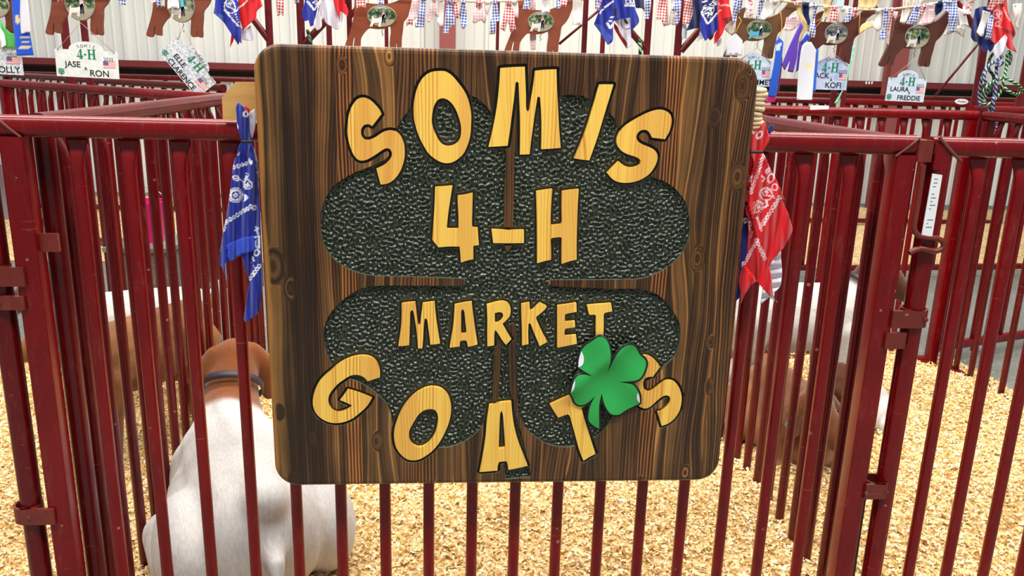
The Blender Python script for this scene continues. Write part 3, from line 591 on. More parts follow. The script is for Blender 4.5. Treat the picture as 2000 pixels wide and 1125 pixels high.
for i in range(len(EDG)-1):
    x0, x1 = EDG[i]+(0.0002 if i else 0), EDG[i+1]-(0.0002 if i < len(EDG)-2 else 0)
    i0, i1 = max(np.searchsorted(gx, x0)-3, 0), min(np.searchsorted(gx, x1)+3, len(gx))
    strip_f = np.maximum(x0-GX[i0:i1], GX[i0:i1]-x1) if 0 < i < len(EDG)-2 else (GX[i0:i1]-x1 if i == 0 else x0-GX[i0:i1])
    base = np.maximum(rect_f[i0:i1], strip_f); xs = gx[i0:i1]
    front_loops = [simplify(L, 0.00012) for L in contours(np.maximum(base, -recess[i0:i1]), xs, gz)]
    back_loops = [simplify(L, 0.00012) for L in contours(base, xs, gz)]
    mb = MB(); P = [p for L in front_loops for p in L]
    RD = [rect_d(p) for p in P]; outer = [d[0] > -RB for d in RD]
    # ring k: inset and depth of the rounded-over outer edge
    steps = [(RB*(1-math.sin(a)), RB*(1-math.cos(a))) for a in (0, PI/6, PI/3, PI/2)]
    def ringpt(j, ins, dep):
        p = P[j]
        if -RD[j][0] < ins: m_ = ins+RD[j][0]; return (p[0]-RD[j][1][0]*m_, SY+dep, p[1]-RD[j][1][1]*m_)
        return (p[0], SY+dep, p[1])
    V0 = [ringpt(j, steps[0][0], 0) for j in range(len(P))]
    T = tri_fill(front_loops); Fr = []
    for t_ in T:
        a_, b_, c_ = (P[q] for q in t_); Fr.append(tuple(t_) if (b_[0]-a_[0])*(c_[1]-a_[1])-(b_[1]-a_[1])*(c_[0]-a_[0]) > 0 else tuple(t_[::-1]))
    mb.add(V0, Fr, 0); o_ = 0
    for L in front_loops:
        m = len(L); idx = list(range(o_, o_+m)); o_ += m
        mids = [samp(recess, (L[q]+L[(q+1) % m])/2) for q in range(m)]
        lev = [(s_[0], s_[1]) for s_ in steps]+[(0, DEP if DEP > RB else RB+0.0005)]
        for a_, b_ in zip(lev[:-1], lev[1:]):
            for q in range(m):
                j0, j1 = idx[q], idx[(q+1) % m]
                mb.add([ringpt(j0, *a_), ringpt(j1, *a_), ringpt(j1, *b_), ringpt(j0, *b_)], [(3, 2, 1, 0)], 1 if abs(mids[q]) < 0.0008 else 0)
    for L in back_loops:
        m = len(L); yb0, yb1 = SY+RB+0.0005, SY+THK
        slab([L], yb0, yb1, mb)
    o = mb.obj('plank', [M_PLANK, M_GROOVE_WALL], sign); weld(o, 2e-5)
# hammered clover floor (textured) and smooth groove floor around the letters
# band-passed noise gives the wormy hammered relief as real geometry
sp_ = np.fft.fft2(rng.normal(size=GX.shape)); kx = np.fft.fftfreq(GX.shape[0], RES)[:, None]; kz = np.fft.fftfreq(GX.shape[1], RES)[None, :]
kr = np.sqrt(kx**2+(kz*0.9)**2); hf_ = np.real(np.fft.ifft2(sp_*np.exp(-((kr-105)/38)**2))); hf_ /= hf_.std(); hf_ = np.tanh(hf_*0.9)
inside = (clover_f < 0.0006) & (lett_f > GRV*0.55); cell = inside[:-1, :-1] & inside[1:, :-1] & inside[1:, 1:] & inside[:-1, 1:]
use = np.zeros(GX.shape, bool); use[:-1, :-1] |= cell; use[1:, :-1] |= cell; use[1:, 1:] |= cell; use[:-1, 1:] |= cell
fade = np.clip((lett_f-GRV*0.7)/0.004, 0, 1)*np.clip((0.001-clover_f)/0.004, 0.15, 1)
idx_ = -np.ones(GX.shape, int); idx_[use] = np.arange(use.sum()); yy = SY+DEP-0.0020-hf_*0.0026*fade
Vf = np.stack([GX[use], yy[use], GZ[use]], -1); ci, cj = np.nonzero(cell)
Qf = np.stack([idx_[ci, cj], idx_[ci+1, cj], idx_[ci+1, cj+1], idx_[ci, cj+1]], -1)
mef = bpy.data.meshes.new('clover_field'); mef.from_pydata(Vf.tolist(), [], Qf.tolist()); mef.update(); mef.polygons.foreach_set('use_smooth', [True]*len(mef.polygons))
o = obj('clover_field', mef, M_FIELD, sign); o['label'] = 'hammered dark green clover background'
gl_ = [simplify(L, 0.0002) for L in contours(np.maximum(lett_f-GRV, -(lett_f+0.001)), gx, gz)]
o = slab(gl_, SY+DEP, SY+DEP+0.0018).obj('letter_groove', M_GROOVE, sign); o['label'] = 'smooth dark groove around the letters'
for n_, Ls in LETTERS.items():
    o = slab(Ls, SY, SY+DEP+0.001).obj('letter' if n_ != '-' else 'hyphen', [M_LETTER], sign); weld(o, 1e-6)
# ---- green four-leaf sticker on the sign
STK = zz((1090,640), 5.355, [(205,400),(218,310),(240,235),(290,172),(350,130),(400,92),(440,82),(490,105),(520,160),(535,240),(532,340),(515,430),(508,492),(530,410),(570,310),(610,240),(670,185),(740,162),(790,180),(820,220),(850,280),(900,325),(918,365),(905,420),(870,490),(820,530),(740,545),(600,557),(700,566),(770,580),(800,610),(825,650),(840,700),(842,775),(760,820),(700,850),(640,888),(580,893),(530,870),(490,810),(465,740),(455,668),(435,730),(420,800),(418,900),(422,1038),(370,1010),(318,960),(315,880),(340,780),(395,692),(330,750),(270,790),(215,798),(175,770),(150,710),(122,657),(140,590),(165,515),(200,482),(260,470),(320,482),(398,508),(320,470)])
st = crom([sp(*p) for p in STK], 0.003, 50)
stf = np.full(GX.shape, 1.0); S_ = (slice(np.searchsorted(gx, st[:, 0].min()-0.02), np.searchsorted(gx, st[:, 0].max()+0.02)), slice(np.searchsorted(gz, st[:, 1].min()-0.02), np.searchsorted(gz, st[:, 1].max()+0.02)))
stf[S_] = sdf([st], GX[S_], GZ[S_])
clov = thing('clover_sticker', 'bright green four leaf clover sticker with black outline stuck on the sign', 'sticker', (0, 0, 0))
def sticker_y(p):
    c = (0.298, 0.715); d = (p[0]-c[0])*0.75+(p[1]-c[1])*0.66; e = -(p[0]-c[0])*0.66+(p[1]-c[1])*0.75
    return SY-0.0065-0.0035*math.exp(-(e/0.014)**2)*1.2-0.0022*math.sin(d*70)-0.002*math.sin(e*60+1)
def sheet(loops, yf, name, mat, parent, step=0.005, thick=0.0012, mi=None):
    vs = [Vector(p) for L in loops for p in L]; ed = []; o_ = 0
    for L in loops:
        m = len(L); ed += [(o_+q, o_+(q+1) % m) for q in range(m)]; o_ += m
    A = np.array([tuple(v) for v in vs]); X, Z = np.meshgrid(np.arange(A[:, 0].min(), A[:, 0].max(), step), np.arange(A[:, 1].min(), A[:, 1].max(), step), indexing='ij')
    X = X.ravel(); Z = Z.ravel(); ok = sdf([np.array(L) for L in loops], X, Z) < -step*0.4
    vs += [Vector((float(x), float(z))) for x, z in zip(X[ok], Z[ok])]
    r = delaunay_2d_cdt(vs, ed, [], 1, 1e-6); V = [(p[0], yf(p), p[1]) for p in r[0]]
    Fc = []
    for f in r[2]:
        a_, b_, c_ = (r[0][q] for q in f[:3]); s_ = (b_[0]-a_[0])*(c_[1]-a_[1])-(b_[1]-a_[1])*(c_[0]-a_[0]); Fc.append(tuple(f) if s_ > 0 else tuple(f[::-1]))
    me = mesh(name, V, Fc, True); o = obj(name, me, mat, parent)
    
    if thick: md = o.modifiers.new('solid', 'SOLIDIFY'); md.thickness = thick; md.offset = -1
    return o
blk = [simplify(L, 0.0002) for L in contours(stf-0.0042, gx, gz)]; grn = [simplify(L, 0.0002) for L in contours(stf-0.0002, gx, gz)]
M_STG = plain('sticker_green', (42, 168, 78), 0.42, 0, 0.14, 18); M_STK = plain('sticker_black', (16, 18, 16), 0.5)
sheet(blk, lambda p: sticker_y(p)+0.0012, 'outline', M_STK, clov)['label'] = 'black cut outline'
sheet(grn, sticker_y, 'clover', M_STG, clov, thick=0)
for pts in ([(240,238),(258,275),(266,318),(258,362),(235,388),(206,400),(212,330)], [(165,518),(163,570),(150,620),(124,655),(138,585)], [(822,655),(838,700),(846,768),(818,742),(812,695)]):
    L = crom([sp(*p) for p in zz((1090,640), 5.355, pts)], 0.004); sheet([L], lambda p: sticker_y(p)-0.0006, 'curled_edge', M_WHITE, clov, thick=0)['label'] = 'white backing showing at curled leaf edge'
# ---- what holds the sign up on the rail
M_PLY = None
t = NT('raw_plywood'); p_ = t.coord(); n1 = t.noise(t.mapping(p_, (8, 8, 55)), 1.0, 4, 0.65, 0.8)
M_PLY = t.out(t.mix(n1, s2l((182, 130, 66)), s2l((226, 180, 108))), 0.75)
pb = [on(x, y, -0.004) for x, y in ((436, 234), (434, 190), (460, 160), (515, 160), (520, 236))]
L = np.array([(p.x, p.z) for p in pb]); o = slab([L], -0.006, -0.0005, None).obj('plywood_block', M_PLY); weld(o)
tag(o, 'chamfered raw plywood block behind the top left of the sign', 'wood block')
rw = thing('rope_wrap', 'stack of cream rope turns at the top right edge of the sign', 'rope', (0, 0, 0))
for i in range(9):
    p = on(1477-i*1.2+2*math.sin(i*2), 176+i*9.2, -0.012); n = 14
    ring_ = [p+Vector((0.016*math.cos(2*PI*k_/n)*(1+0.1*math.sin(i)), 0.010*math.sin(2*PI*k_/n), 0.0015*math.sin(2*PI*k_/n+i))) for k_ in range(n+1)]
    MB().tube(ring_, 0.0046, 8, False).obj('rope_turn', M_ROPE, rw, True)

# ==================================================================== CLOTHS
def inpoly(poly, X, Z): return sdf([np.array(poly, float)], X, Z) < 0
def pat_eval(prims, X, Y):
    """white print mask in photo pixels"""
    m = np.zeros(X.shape)
    for p in prims:
        if p[0] == 'row':           # row of open ovals
            _, x0, y0, x1, y1, n, rx, ry = p; L = math.hypot(x1-x0, y1-y0); tx, ty = (x1-x0)/L, (y1-y0)/L
            for k_ in range(n):
                cx, cy = x0+(x1-x0)*(k_+0.5)/n, y0+(y1-y0)*(k_+0.5)/n; a = (X-cx)*tx+(Y-cy)*ty; b_ = -(X-cx)*ty+(Y-cy)*tx
                d = np.sqrt((a/rx)**2+(b_/ry)**2); m = np.maximum(m, ((d < 1) & (d > 0.45)))
        elif p[0] == 'dots':
            _, x0, y0, x1, y1, n, r = p
            for k_ in range(n):
                cx, cy = x0+(x1-x0)*(k_+0.5)/n, y0+(y1-y0)*(k_+0.5)/n; m = np.maximum(m, (X-cx)**2+(Y-cy)**2 < r*r)
        elif p[0] == 'ring':
            _, cx, cy, rx, ry, ang, th = p; c, s_ = math.cos(ang), math.sin(ang); a = (X-cx)*c+(Y-cy)*s_; b_ = -(X-cx)*s_+(Y-cy)*c
            d = (np.sqrt((a/rx)**2+(b_/ry)**2)-1)*min(rx, ry); m = np.maximum(m, np.abs(d) < th)
        elif p[0] == 'dring':       # ring of dots
            _, cx, cy, rx, ry, ang, n, r = p; c, s_ = math.cos(ang), math.sin(ang)
            for k_ in range(n):
                q = 2*PI*k_/n; ex, ey = rx*math.cos(q), ry*math.sin(q); m = np.maximum(m, (X-cx-ex*c+ey*s_)**2+(Y-cy-ex*s_-ey*c)**2 < r*r)
        elif p[0] == 'line':
            P = p[2]; 
            for (x0, y0), (x1, y1) in zip(P[:-1], P[1:]):
                dx, dy = x1-x0, y1-y0; tt = np.clip(((X-x0)*dx+(Y-y0)*dy)/(dx*dx+dy*dy+1e-9), 0, 1); m = np.maximum(m, (X-x0-tt*dx)**2+(Y-y0-tt*dy)**2 < p[1]**2)
        elif p[0] == 'poly': m = np.maximum(m, inpoly(p[1], X, Y))
        elif p[0] == 'comma':       # paisley drop: outline, dots, filled eye
            _, cx, cy, r, ang = p; c, s_ = math.cos(ang), math.sin(ang); a = ((X-cx)*c+(Y-cy)*s_)/r; b_ = (-(X-cx)*s_+(Y-cy)*c)/r
            b2 = b_-0.35*np.clip(a, 0, 3)**2*0.5; wdt = np.where(a < 0, np.sqrt(np.clip(1-a*a, 0, 1)), np.clip(1-(a/2.2)**1.2, 0, 1)); d = np.abs(b2)-wdt
            inside = (a > -1) & (a < 2.2); m = np.maximum(m, inside & (d < 0) & (d > -0.30)); m = np.maximum(m, (a*a+b2*b2) < 0.14)
            ph = (np.arctan2(b2, a)*6/PI) % 1; rr = np.sqrt(a*a+b2*b2); m = np.maximum(m, (rr > 0.45) & (rr < 0.62) & (ph < 0.5))
    return m.astype(float)
def cloth(name, px, Yd, color, label, cat, prims=(), pcol=(238, 238, 244), res=3.0, folds=(), zones=(), group=None, rim=None, parent=None, thick=0.0012, corner=55):
    """cloth cut to an outline seen in the photo, hung at depth Yd with soft folds; prints as vertex colour"""
    L = crom(px, res*1.6, corner)
    vs = [Vector(p) for p in L]; m = len(L); ed = [(q, (q+1) % m) for q in range(m)]
    X, Z = np.meshgrid(np.arange(L[:, 0].min()+res*0.3, L[:, 0].max(), res), np.arange(L[:, 1].min()+res*0.3, L[:, 1].max(), res), indexing='ij'); X = X.ravel(); Z = Z.ravel()
    ok = sdf([L], X, Z) < -res*0.4; vs += [Vector((float(x), float(z))) for x, z in zip(X[ok], Z[ok])]
    r = delaunay_2d_cdt(vs, ed, [], 1, 1e-4); P = np.array([tuple(p) for p in r[0]]); px_, py_ = P[:, 0], P[:, 1]
    dep = np.zeros(len(P))
    for amp, wx, wy, ph in folds: dep += amp*np.sin(wx*px_+wy*py_+ph)
    for zn in zones:
        if len(zn) > 3: dep += np.where(inpoly(zn[0], px_, py_), zn[3], 0)
    V = [on(x, y, Yd+d) for x, y, d in zip(px_, py_, dep)]
    Fc = []
    for f in r[2]:
        a_, b_, c_ = (r[0][q] for q in f[:3]); s_ = (b_[0]-a_[0])*(c_[1]-a_[1])-(b_[1]-a_[1])*(c_[0]-a_[0]); Fc.append(tuple(f) if s_ < 0 else tuple(f[::-1]))
    me = mesh(name, V, Fc, True); C = np.ones((len(P), 4)); base = np.array(s2l(color)); C[:, :3] = base
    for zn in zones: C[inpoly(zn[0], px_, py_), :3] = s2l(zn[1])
    if prims:
        mk = pat_eval(prims, px_, py_)[:, None]; 
        for zn in zones:
            if len(zn) > 2 and zn[2] == 'plain': mk[inpoly(zn[0], px_, py_)] = 0
        C[:, :3] = C[:, :3]*(1-mk)+np.array(s2l(pcol))*mk
    at = me.color_attributes.new('Col', 'FLOAT_COLOR', 'POINT'); at.data.foreach_set('color', C.astype(np.float32).ravel())
    o = obj(name, me, M_CLOTH, parent); md = o.modifiers.new('solid', 'SOLIDIFY'); md.thickness = thick; md.offset = 0
    if label: tag(o, label, cat, group)
    return o
BLUE, RED_, NAVY, WHT = (22, 40, 150), (212, 20, 32), (24, 34, 84), (226, 224, 236)
ZA = lambda pts: zz((420,150), 4.5, pts); ZB = lambda pts: zz((420,390), 4.5, pts); ZC = lambda pts: zz((1420,150), 4.5, pts); ZD = lambda pts: zz((1420,380), 4.687, pts)
# blue bandana tied left of the sign
bl = ZA([(205,225),(185,265),(190,340),(195,430),(212,500),(236,562),(215,600),(190,690),(170,740),(155,830),(140,950),(125,1070)])+ZB([(112,80),(95,170),(72,280),(60,380),(40,490),(42,560),(66,600),(88,668),(88,600),(82,555),(110,552),(140,540),(200,500),(240,490),(252,560),(275,640),(300,700),(288,820),(270,950),(255,1050),(270,1078),(340,1030),(385,985),(402,880),(410,760),(405,600),(400,450),(395,200),(388,60)])+ZA([(375,1000),(360,800),(345,680),(328,600),(318,562),(302,480),(300,380),(285,310),(240,255)])
flap = ZB([(108,400),(150,375),(250,335),(345,320),(345,450),(300,460),(240,475),(190,500),(130,548),(112,500)])
prims = [('row',*ZA([(150,800)])[0],*ZA([(330,745)])[0],5,3.6,4.2),('row',*ZB([(90,200)])[0],*ZB([(330,50)])[0],8,3.4,4.4),('row',*ZB([(72,285)])[0],*ZB([(100,170)])[0],4,3.0,3.0),
         ('ring',*ZA([(180,1040)])[0],10,10,0,1.5),('dring',*ZA([(180,1040)])[0],7.4,7.4,0,12,0.9),('ring',*ZA([(180,1040)])[0],3,3,0,1.2),('ring',*ZA([(180,1040)])[0],13.5,14,0,0.8),
         ('comma',*ZA([(290,950)])[0],9,-2.1),('ring',*ZA([(185,890)])[0],6,4,0.5,1.1),('line',1.1,ZA([(165,890),(220,900),(260,930),(300,860),(270,845)])),('line',1.3,ZA([(240,1030),(290,1060),(260,1090),(270,1040)])),
         ('ring',*ZA([(270,325)])[0],5,5,0,1.6),('poly',ZA([(190,410),(206,440),(200,475),(188,450)])),('poly',ZA([(205,660),(218,660),(210,690),(198,690)])),('poly',ZA([(300,710),(320,740),(318,780),(295,750)])),
         ('ring',*ZB([(345,70)])[0],4,4,0,1.4),('line',1.5,ZB([(350,270),(385,255),(360,240),(380,300)])),('line',1.4,ZB([(350,330),(390,320),(390,420),(355,410),(360,360)])),('ring',*ZB([(368,465)])[0],4.5,6,0.3,1.4),('line',1.2,ZB([(330,500),(345,540),(335,520)])),
         ('dots',*ZB([(320,550)])[0],*ZB([(355,600)])[0],3,1.0),('row',*ZB([(300,705)])[0],*ZB([(400,570)])[0],5,4.2,4.4)]
cloth('bandana', bl, -0.034, BLUE, 'blue paisley bandana knotted on the rail at the left of the sign', 'bandana', prims, res=1.7,
      folds=[(0.0055, 0.20, 0.02, 0.3), (0.003, 0.45, -0.01, 1.0)], zones=[(flap, (36, 72, 200), 'plain', -0.006)])
cloth('bandana', ZA([(300,320),(345,280),(358,330),(355,430),(330,540),(318,530),(302,430)])[:]+[], -0.020, WHT, 'white bandana tip sticking up behind the blue knot', 'bandana', res=3)
cloth('bandana', ZA([(255,268),(275,255),(310,290),(290,325),(270,300)]), -0.026, RED_, 'small red bandana corner above the blue knot left of the sign', 'bandana', res=3)
cloth('bandana', ZA([(318,590),(345,640),(372,720),(385,830),(388,1000),(396,1125)])+ZB([(405,300),(420,560),(428,760),(408,765),(398,500),(380,200)])+ZA([(360,900),(345,720),(330,640)]), -0.016, (200,198,210), 'white bandana with dark print squeezed between blue bandana and sign', 'bandana',
      prims=[('line',1.3,ZA([(360,740),(375,800),(358,840),(380,900),(362,960),(384,1010),(366,1060)])),('line',1.2,ZB([(388,100),(398,160),(385,220),(400,280)]))], pcol=(40, 40, 52), res=2.2)
MB().tube([on(472+i*3, 276+ (i % 2)*1.5, -0.046) for i in range(8)], 0.0028, 6).obj('tie', M_INK, bpy.data.objects['bandana'], True)['label'] = 'black tie around the knot'
# red bandana tied right of the sign
rd = ZC([(330,390),(265,470),(228,510),(207,570),(205,640),(222,664),(205,690),(195,800),(185,900),(175,1000),(165,1100)])+ZD([(168,60),(172,130),(195,270),(190,420),(178,530),(150,640),(120,740),(112,820),(125,900),(132,960),(120,1012),(160,920),(200,850),(270,790),(330,860),(390,930),(413,905),(410,800),(395,700),(382,650),(450,560),(520,480),(565,400),(597,320),(580,250),(560,180),(520,90),(490,10)])+ZC([(505,1090),(470,990),(430,900),(390,830),(350,740),(322,680),(312,662),(350,600),(372,540),(355,480),(340,430)])
dk = ZC([(205,690),(232,760),(205,900),(195,1100),(165,1100),(190,850)])+ZD([(190,60),(205,130),(235,270),(270,380),(270,790),(200,700),(150,640),(180,500),(195,270),(165,60)])  # inner fold, its shade put into a slightly darker red
prims = [('row',*ZC([(325,680)])[0],*ZC([(205,1030)])[0],11,3.6,3.9),('row',*ZD([(490,10)])[0],*ZD([(300,315)])[0],10,3.8,4.2),('ring',*ZC([(283,510)])[0],4.5,7,0.6,1.4),('poly',ZC([(305,395),(312,402),(290,425),(285,415)])),
         ('comma',*ZC([(345,1010)])[0],9,0.3),('comma',*ZD([(290,110)])[0],8,1.9),('dring',*ZD([(290,110)])[0],11,11,0,16,1.0),('ring',*ZC([(385,890)])[0],6,9,0.4,1.3),('ring',*ZC([(345,1030)])[0],13,12,0.3,1.0),('line',1.3,ZC([(300,870),(330,890),(310,920)])),('line',1.5,ZC([(340,830),(365,800),(372,830),(345,845)])),('ring',*ZC([(420,970)])[0],5,6,0,1.2),
         ('line',2.0,ZD([(280,60),(330,80),(320,130),(370,100),(360,60)])),('dots',*ZD([(270,200)])[0],*ZD([(320,340)])[0],7,2.2),('row',*ZD([(265,400)])[0],*ZD([(350,600)])[0],6,3.9,4.0),('row',*ZD([(268,440)])[0],*ZD([(150,640)])[0],8,3.4,3.8),('ring',*ZD([(205,270)])[0],3.5,4,0,1.0),('line',1.2,ZD([(200,300),(225,350),(210,400),(235,340)])),
         ('line',1.0,ZC([(190,900),(215,870),(205,930),(190,890)]))]
rb_ = cloth('bandana', rd, -0.034, RED_, 'red paisley bandana knotted on the rail at the right of the sign', 'bandana', prims, pcol=(244, 214, 220), res=1.7, folds=[(0.006, 0.16, 0.05, 0.8), (0.003, 0.4, 0.02, 2.0)], zones=[(dk, (205, 20, 32), 'print', 0.012)])
MB().tube([on(1466+i*3.4, 296.5+(i % 2), -0.046) for i in range(8)], 0.0028, 6).obj('tie', M_INK, rb_, True)['label'] = 'black tie around the knot'
cloth('bandana', ZD([(385,660),(440,570),(490,510),(495,600),(503,690),(495,800),(480,850),(420,905),(440,975),(410,960),(385,940),(305,1005),(325,870),(340,800)]), -0.014, WHT, 'white bandana hanging behind the red bandana right of the sign', 'bandana', res=3, folds=[(0.004, 0.05, 0.35, 0)])
cloth('bandana', ZD([(165,60),(150,150),(135,350),(120,560),(105,760),(75,980),(120,930),(150,650),(190,500),(205,300),(195,100)]), -0.020, (16, 28, 110), 'dark blue bandana between the sign and the red bandana', 'bandana', prims=[('ring',*ZD([(168,235)])[0],3,4,0,1.2),('ring',*ZD([(150,640)])[0],3,4,0,1.2)], res=2.2)
cloth('bandana', ZC([(358,495),(368,450),(395,415),(410,425),(398,465),(378,505)]), -0.010, (30, 40, 130), 'blue bandana tip above the rail beside the red knot', 'bandana', res=3)

# ---- row of posts behind the near pens, some with slanted braces
YP = 1.95
def post(px, py, wpx, brace=None, label='', y=YP, ztop=2.3):
    p = on(px, py, y); r = wpx/2*(y+1.5)/F*1.03; t = thing('upright_post', label, 'post', (p.x, y, 0))
    shade_auto(MB().tube([(0, 0, 0), (0, 0, ztop)], r, 12).obj('pole', M_POST, t), 60)
    if brace:
        a, b_ = on(*brace[0], y), on(*brace[1], y); o_ = Vector((p.x, y, 0)); d = (b_-a).normalized()
        shade_auto(MB().tube([a-o_-d*0.01, b_-o_+d*0.22], r*0.9, 10).obj('brace', M_POST, t), 60)
    return t
post(526, 60, 13, ((522, 74), (498, 42)), 'maroon post with a brace to its upper left, left of the sign top')
post(588, 60, 14, ((596, 84), (626, 52)), 'maroon post under the blue bandana with a brace to its right')
post(643, 70, 10, None, 'thin maroon post under the white bandana', 2.6)
post(683, 60, 10, ((686, 30), (704, 6)), 'maroon post just left of the third goat cutout', 1.99)
post(755, 80, 7, None, 'thin maroon post behind the belly of the third goat cutout', 3.2)
post(972, 60, 6, None, 'thinnest dark post between the middle goat cutouts', 4.6)
post(1142, 60, 10, None, 'maroon post right of the fourth goat cutout', 1.99)
post(1177, 85, 9, None, 'thin maroon post below the folded blue bandana', 2.8)
post(1265, 70, 13, ((1258, 92), (1232, 62)), 'maroon post with a brace rising left to the blue bandana')
post(1325, 75, 14, ((1333, 96), (1366, 58)), 'maroon post with a brace rising right under the navy bandana')
post(1912, 150, 14, ((1907, 58), (1870, 8)), 'maroon post behind the knotted halter ropes')
post(1997, 170, 15, None, 'maroon post at the right photo edge', 2.05)
post(165, 60, 12, None, 'maroon post behind the white arched plate', 2.3); post(127, 60, 14, None, 'grey maroon post left of the white arched plate', 2.9)
post(1628, 190, 12, None, 'maroon post below the square name plate', 2.4); post(1648, 185, 9, None, 'thin maroon post beside the teal ribbon', 2.9)
for i, (a, b_, yr, lb) in enumerate((((1092, 86), (1170, 20), 2.02, 'thin slanted steel brace right of the fourth goat cutout'), ((1826, 188), (1930, 62), 1.985, 'thin slanted steel rod left of the halter ropes'), ((1905, 165), (1916, 78), 1.985, 'thin steel rod behind the halter ropes'))):
    tag(MB().tube([on(*a, yr), on(*b_, yr)], 0.0055, 8).obj('brace_rod', M_POST, None, True), lb, 'rod')
# ==================================================================== GARLAND AND HANGING THINGS
YG = 1.85
rope_px = [(-60,-14),(120,-12),(300,-14),(460,-16),(600,-16),(720,-14),(850,-4),(920,3),(990,2),(1100,-6),(1220,-14),(1330,-14),(1420,-10),(1500,-2),(1560,6),(1620,13),(1690,19),(1740,18),(1800,11),(1840,4),(1900,-4),(1960,-10),(2040,-14)]
rp = []
for (x0, y0), (x1, y1) in zip(rope_px[:-1], rope_px[1:]):
    for k_ in range(4): rp.append(on(x0+(x1-x0)*k_/4, y0+(y1-y0)*k_/4, YG))
tag(MB().tube(rp, 0.0042, 8).obj('garland_rope', M_ROPE, None, True), 'cream rope garland strung over the rear of the pens', 'rope')
def rope_y(x): return float(np.interp(x, [p[0] for p in rope_px], [p[1] for p in rope_px]))
def gingham_mat(name, rgb, kind='check', size=0.011):
    t = NT(name); uv = t.coord('UV'); s_ = t.node('ShaderNodeSeparateXYZ', {'Vector': uv}); 
    fu = t.math('GREATER_THAN', t.math('FRACT', t.math('DIVIDE', s_.outputs[0], size)), 0.5); fv = t.math('GREATER_THAN', t.math('FRACT', t.math('DIVIDE', s_.outputs[1], size)), 0.5)
    if kind == 'check': f = t.math('MULTIPLY', t.math('ADD', fu, fv), 0.5)
    elif kind == 'stripe': f = t.math('MULTIPLY', fu, 0.5)
    elif kind == 'floral': f = t.ramp(t.noise(uv, 90, 3), [(0.52, (0,0,0)), (0.6, (1,1,1))])
    else: f = 0.0
    col = t.mix(f, s2l((236, 234, 232)), s2l(rgb)) if kind != 'plain' else t.mix(t.noise(uv, 40, 2), tuple(v*0.92 for v in s2l(rgb)), s2l(rgb))
    return t.out(col, 0.85, 0, 0.2)
GM = {'blue': gingham_mat('blue_gingham', (26, 72, 176)), 'red': gingham_mat('red_gingham', (200, 18, 40)), 'pink': gingham_mat('pink_gingham', (236, 176, 184)), 'white': gingham_mat('white_muslin', (232, 230, 226), 'plain'),
      'beige': gingham_mat('beige_stripe', (206, 170, 120), 'stripe', 0.014), 'cream': gingham_mat('cream_cotton', (230, 204, 150), 'plain'), 'floral': gingham_mat('red_floral', (214, 110, 120), 'floral'), 'navy': gingham_mat('navy_cotton', (28, 40, 88), 'plain'), 'lightblue': gingham_mat('light_blue_cotton', (196, 222, 232), 'plain')}
def strip(kind, poly, label, Yd=YG, knot=None, seed=0):
    L = crom(poly, 4, 45); res = 4.0; vs = [Vector(p) for p in L]; m = len(L); ed = [(q, (q+1) % m) for q in range(m)]
    X, Z = np.meshgrid(np.arange(L[:, 0].min()+1, L[:, 0].max(), res), np.arange(L[:, 1].min()+1, L[:, 1].max(), res), indexing='ij'); X = X.ravel(); Z = Z.ravel(); ok = sdf([L], X, Z) < -1.2
    vs += [Vector((float(x), float(z))) for x, z in zip(X[ok], Z[ok])]; r = delaunay_2d_cdt(vs, ed, [], 1, 1e-4)
    ph = seed*1.7; V = [on(p[0], p[1], Yd+0.004*math.sin(p[0]*0.45+ph)+0.003*math.sin(p[1]*0.13+ph)) for p in r[0]]; Fc = []
    for f in r[2]:
        a_, b_, c_ = (r[0][q] for q in f[:3]); s_ = (b_[0]-a_[0])*(c_[1]-a_[1])-(b_[1]-a_[1])*(c_[0]-a_[0]); Fc.append(tuple(f) if s_ < 0 else tuple(f[::-1]))
    me = mesh('fabric_strip', V, Fc, True); uv = me.uv_layers.new(name='UVMap'); a = 0.12*math.sin(seed*2.3)
    ty = (poly[-1][0]-poly[0][0])
    for lp in me.loops:
        v = me.vertices[lp.vertex_index].co; uv.data[lp.index].uv = (v.x*math.cos(a)-v.z*math.sin(a)+5, v.x*math.sin(a)+v.z*math.cos(a)+5)
    o = obj('fabric_strip', me, GM[kind]); md = o.modifiers.new('solid', 'SOLIDIFY'); md.thickness = 0.0012; md.offset = 0
    tag(o, label, 'fabric strip', 'fabric strips tied along the rope')
    if knot:
        kx = knot; p = on(kx, rope_y(kx)+1.5, Yd-0.004); MB().ball(p, (0.011, 0.008, 0.010), 8).obj('knot', GM[kind], o, True)
        uvl = bpy.data.objects[o.children[0].name].data.uv_layers.new(name='UVMap')
        for lp in o.children[0].data.loops:
            v = o.children[0].data.vertices[lp.vertex_index].co; uvl.data[lp.index].uv = (v.x, v.z)
    return o
def q4(x0, x1, y0, x2, x3, y1): return [(x0, y0), (x1, y0), ((x1+x3)/2+1, (y0+y1)/2), (x3, y1), ((x2+x3)/2, y1-3), (x2, y1+1), ((x0+x2)/2-1, (y0+y1)/2)]
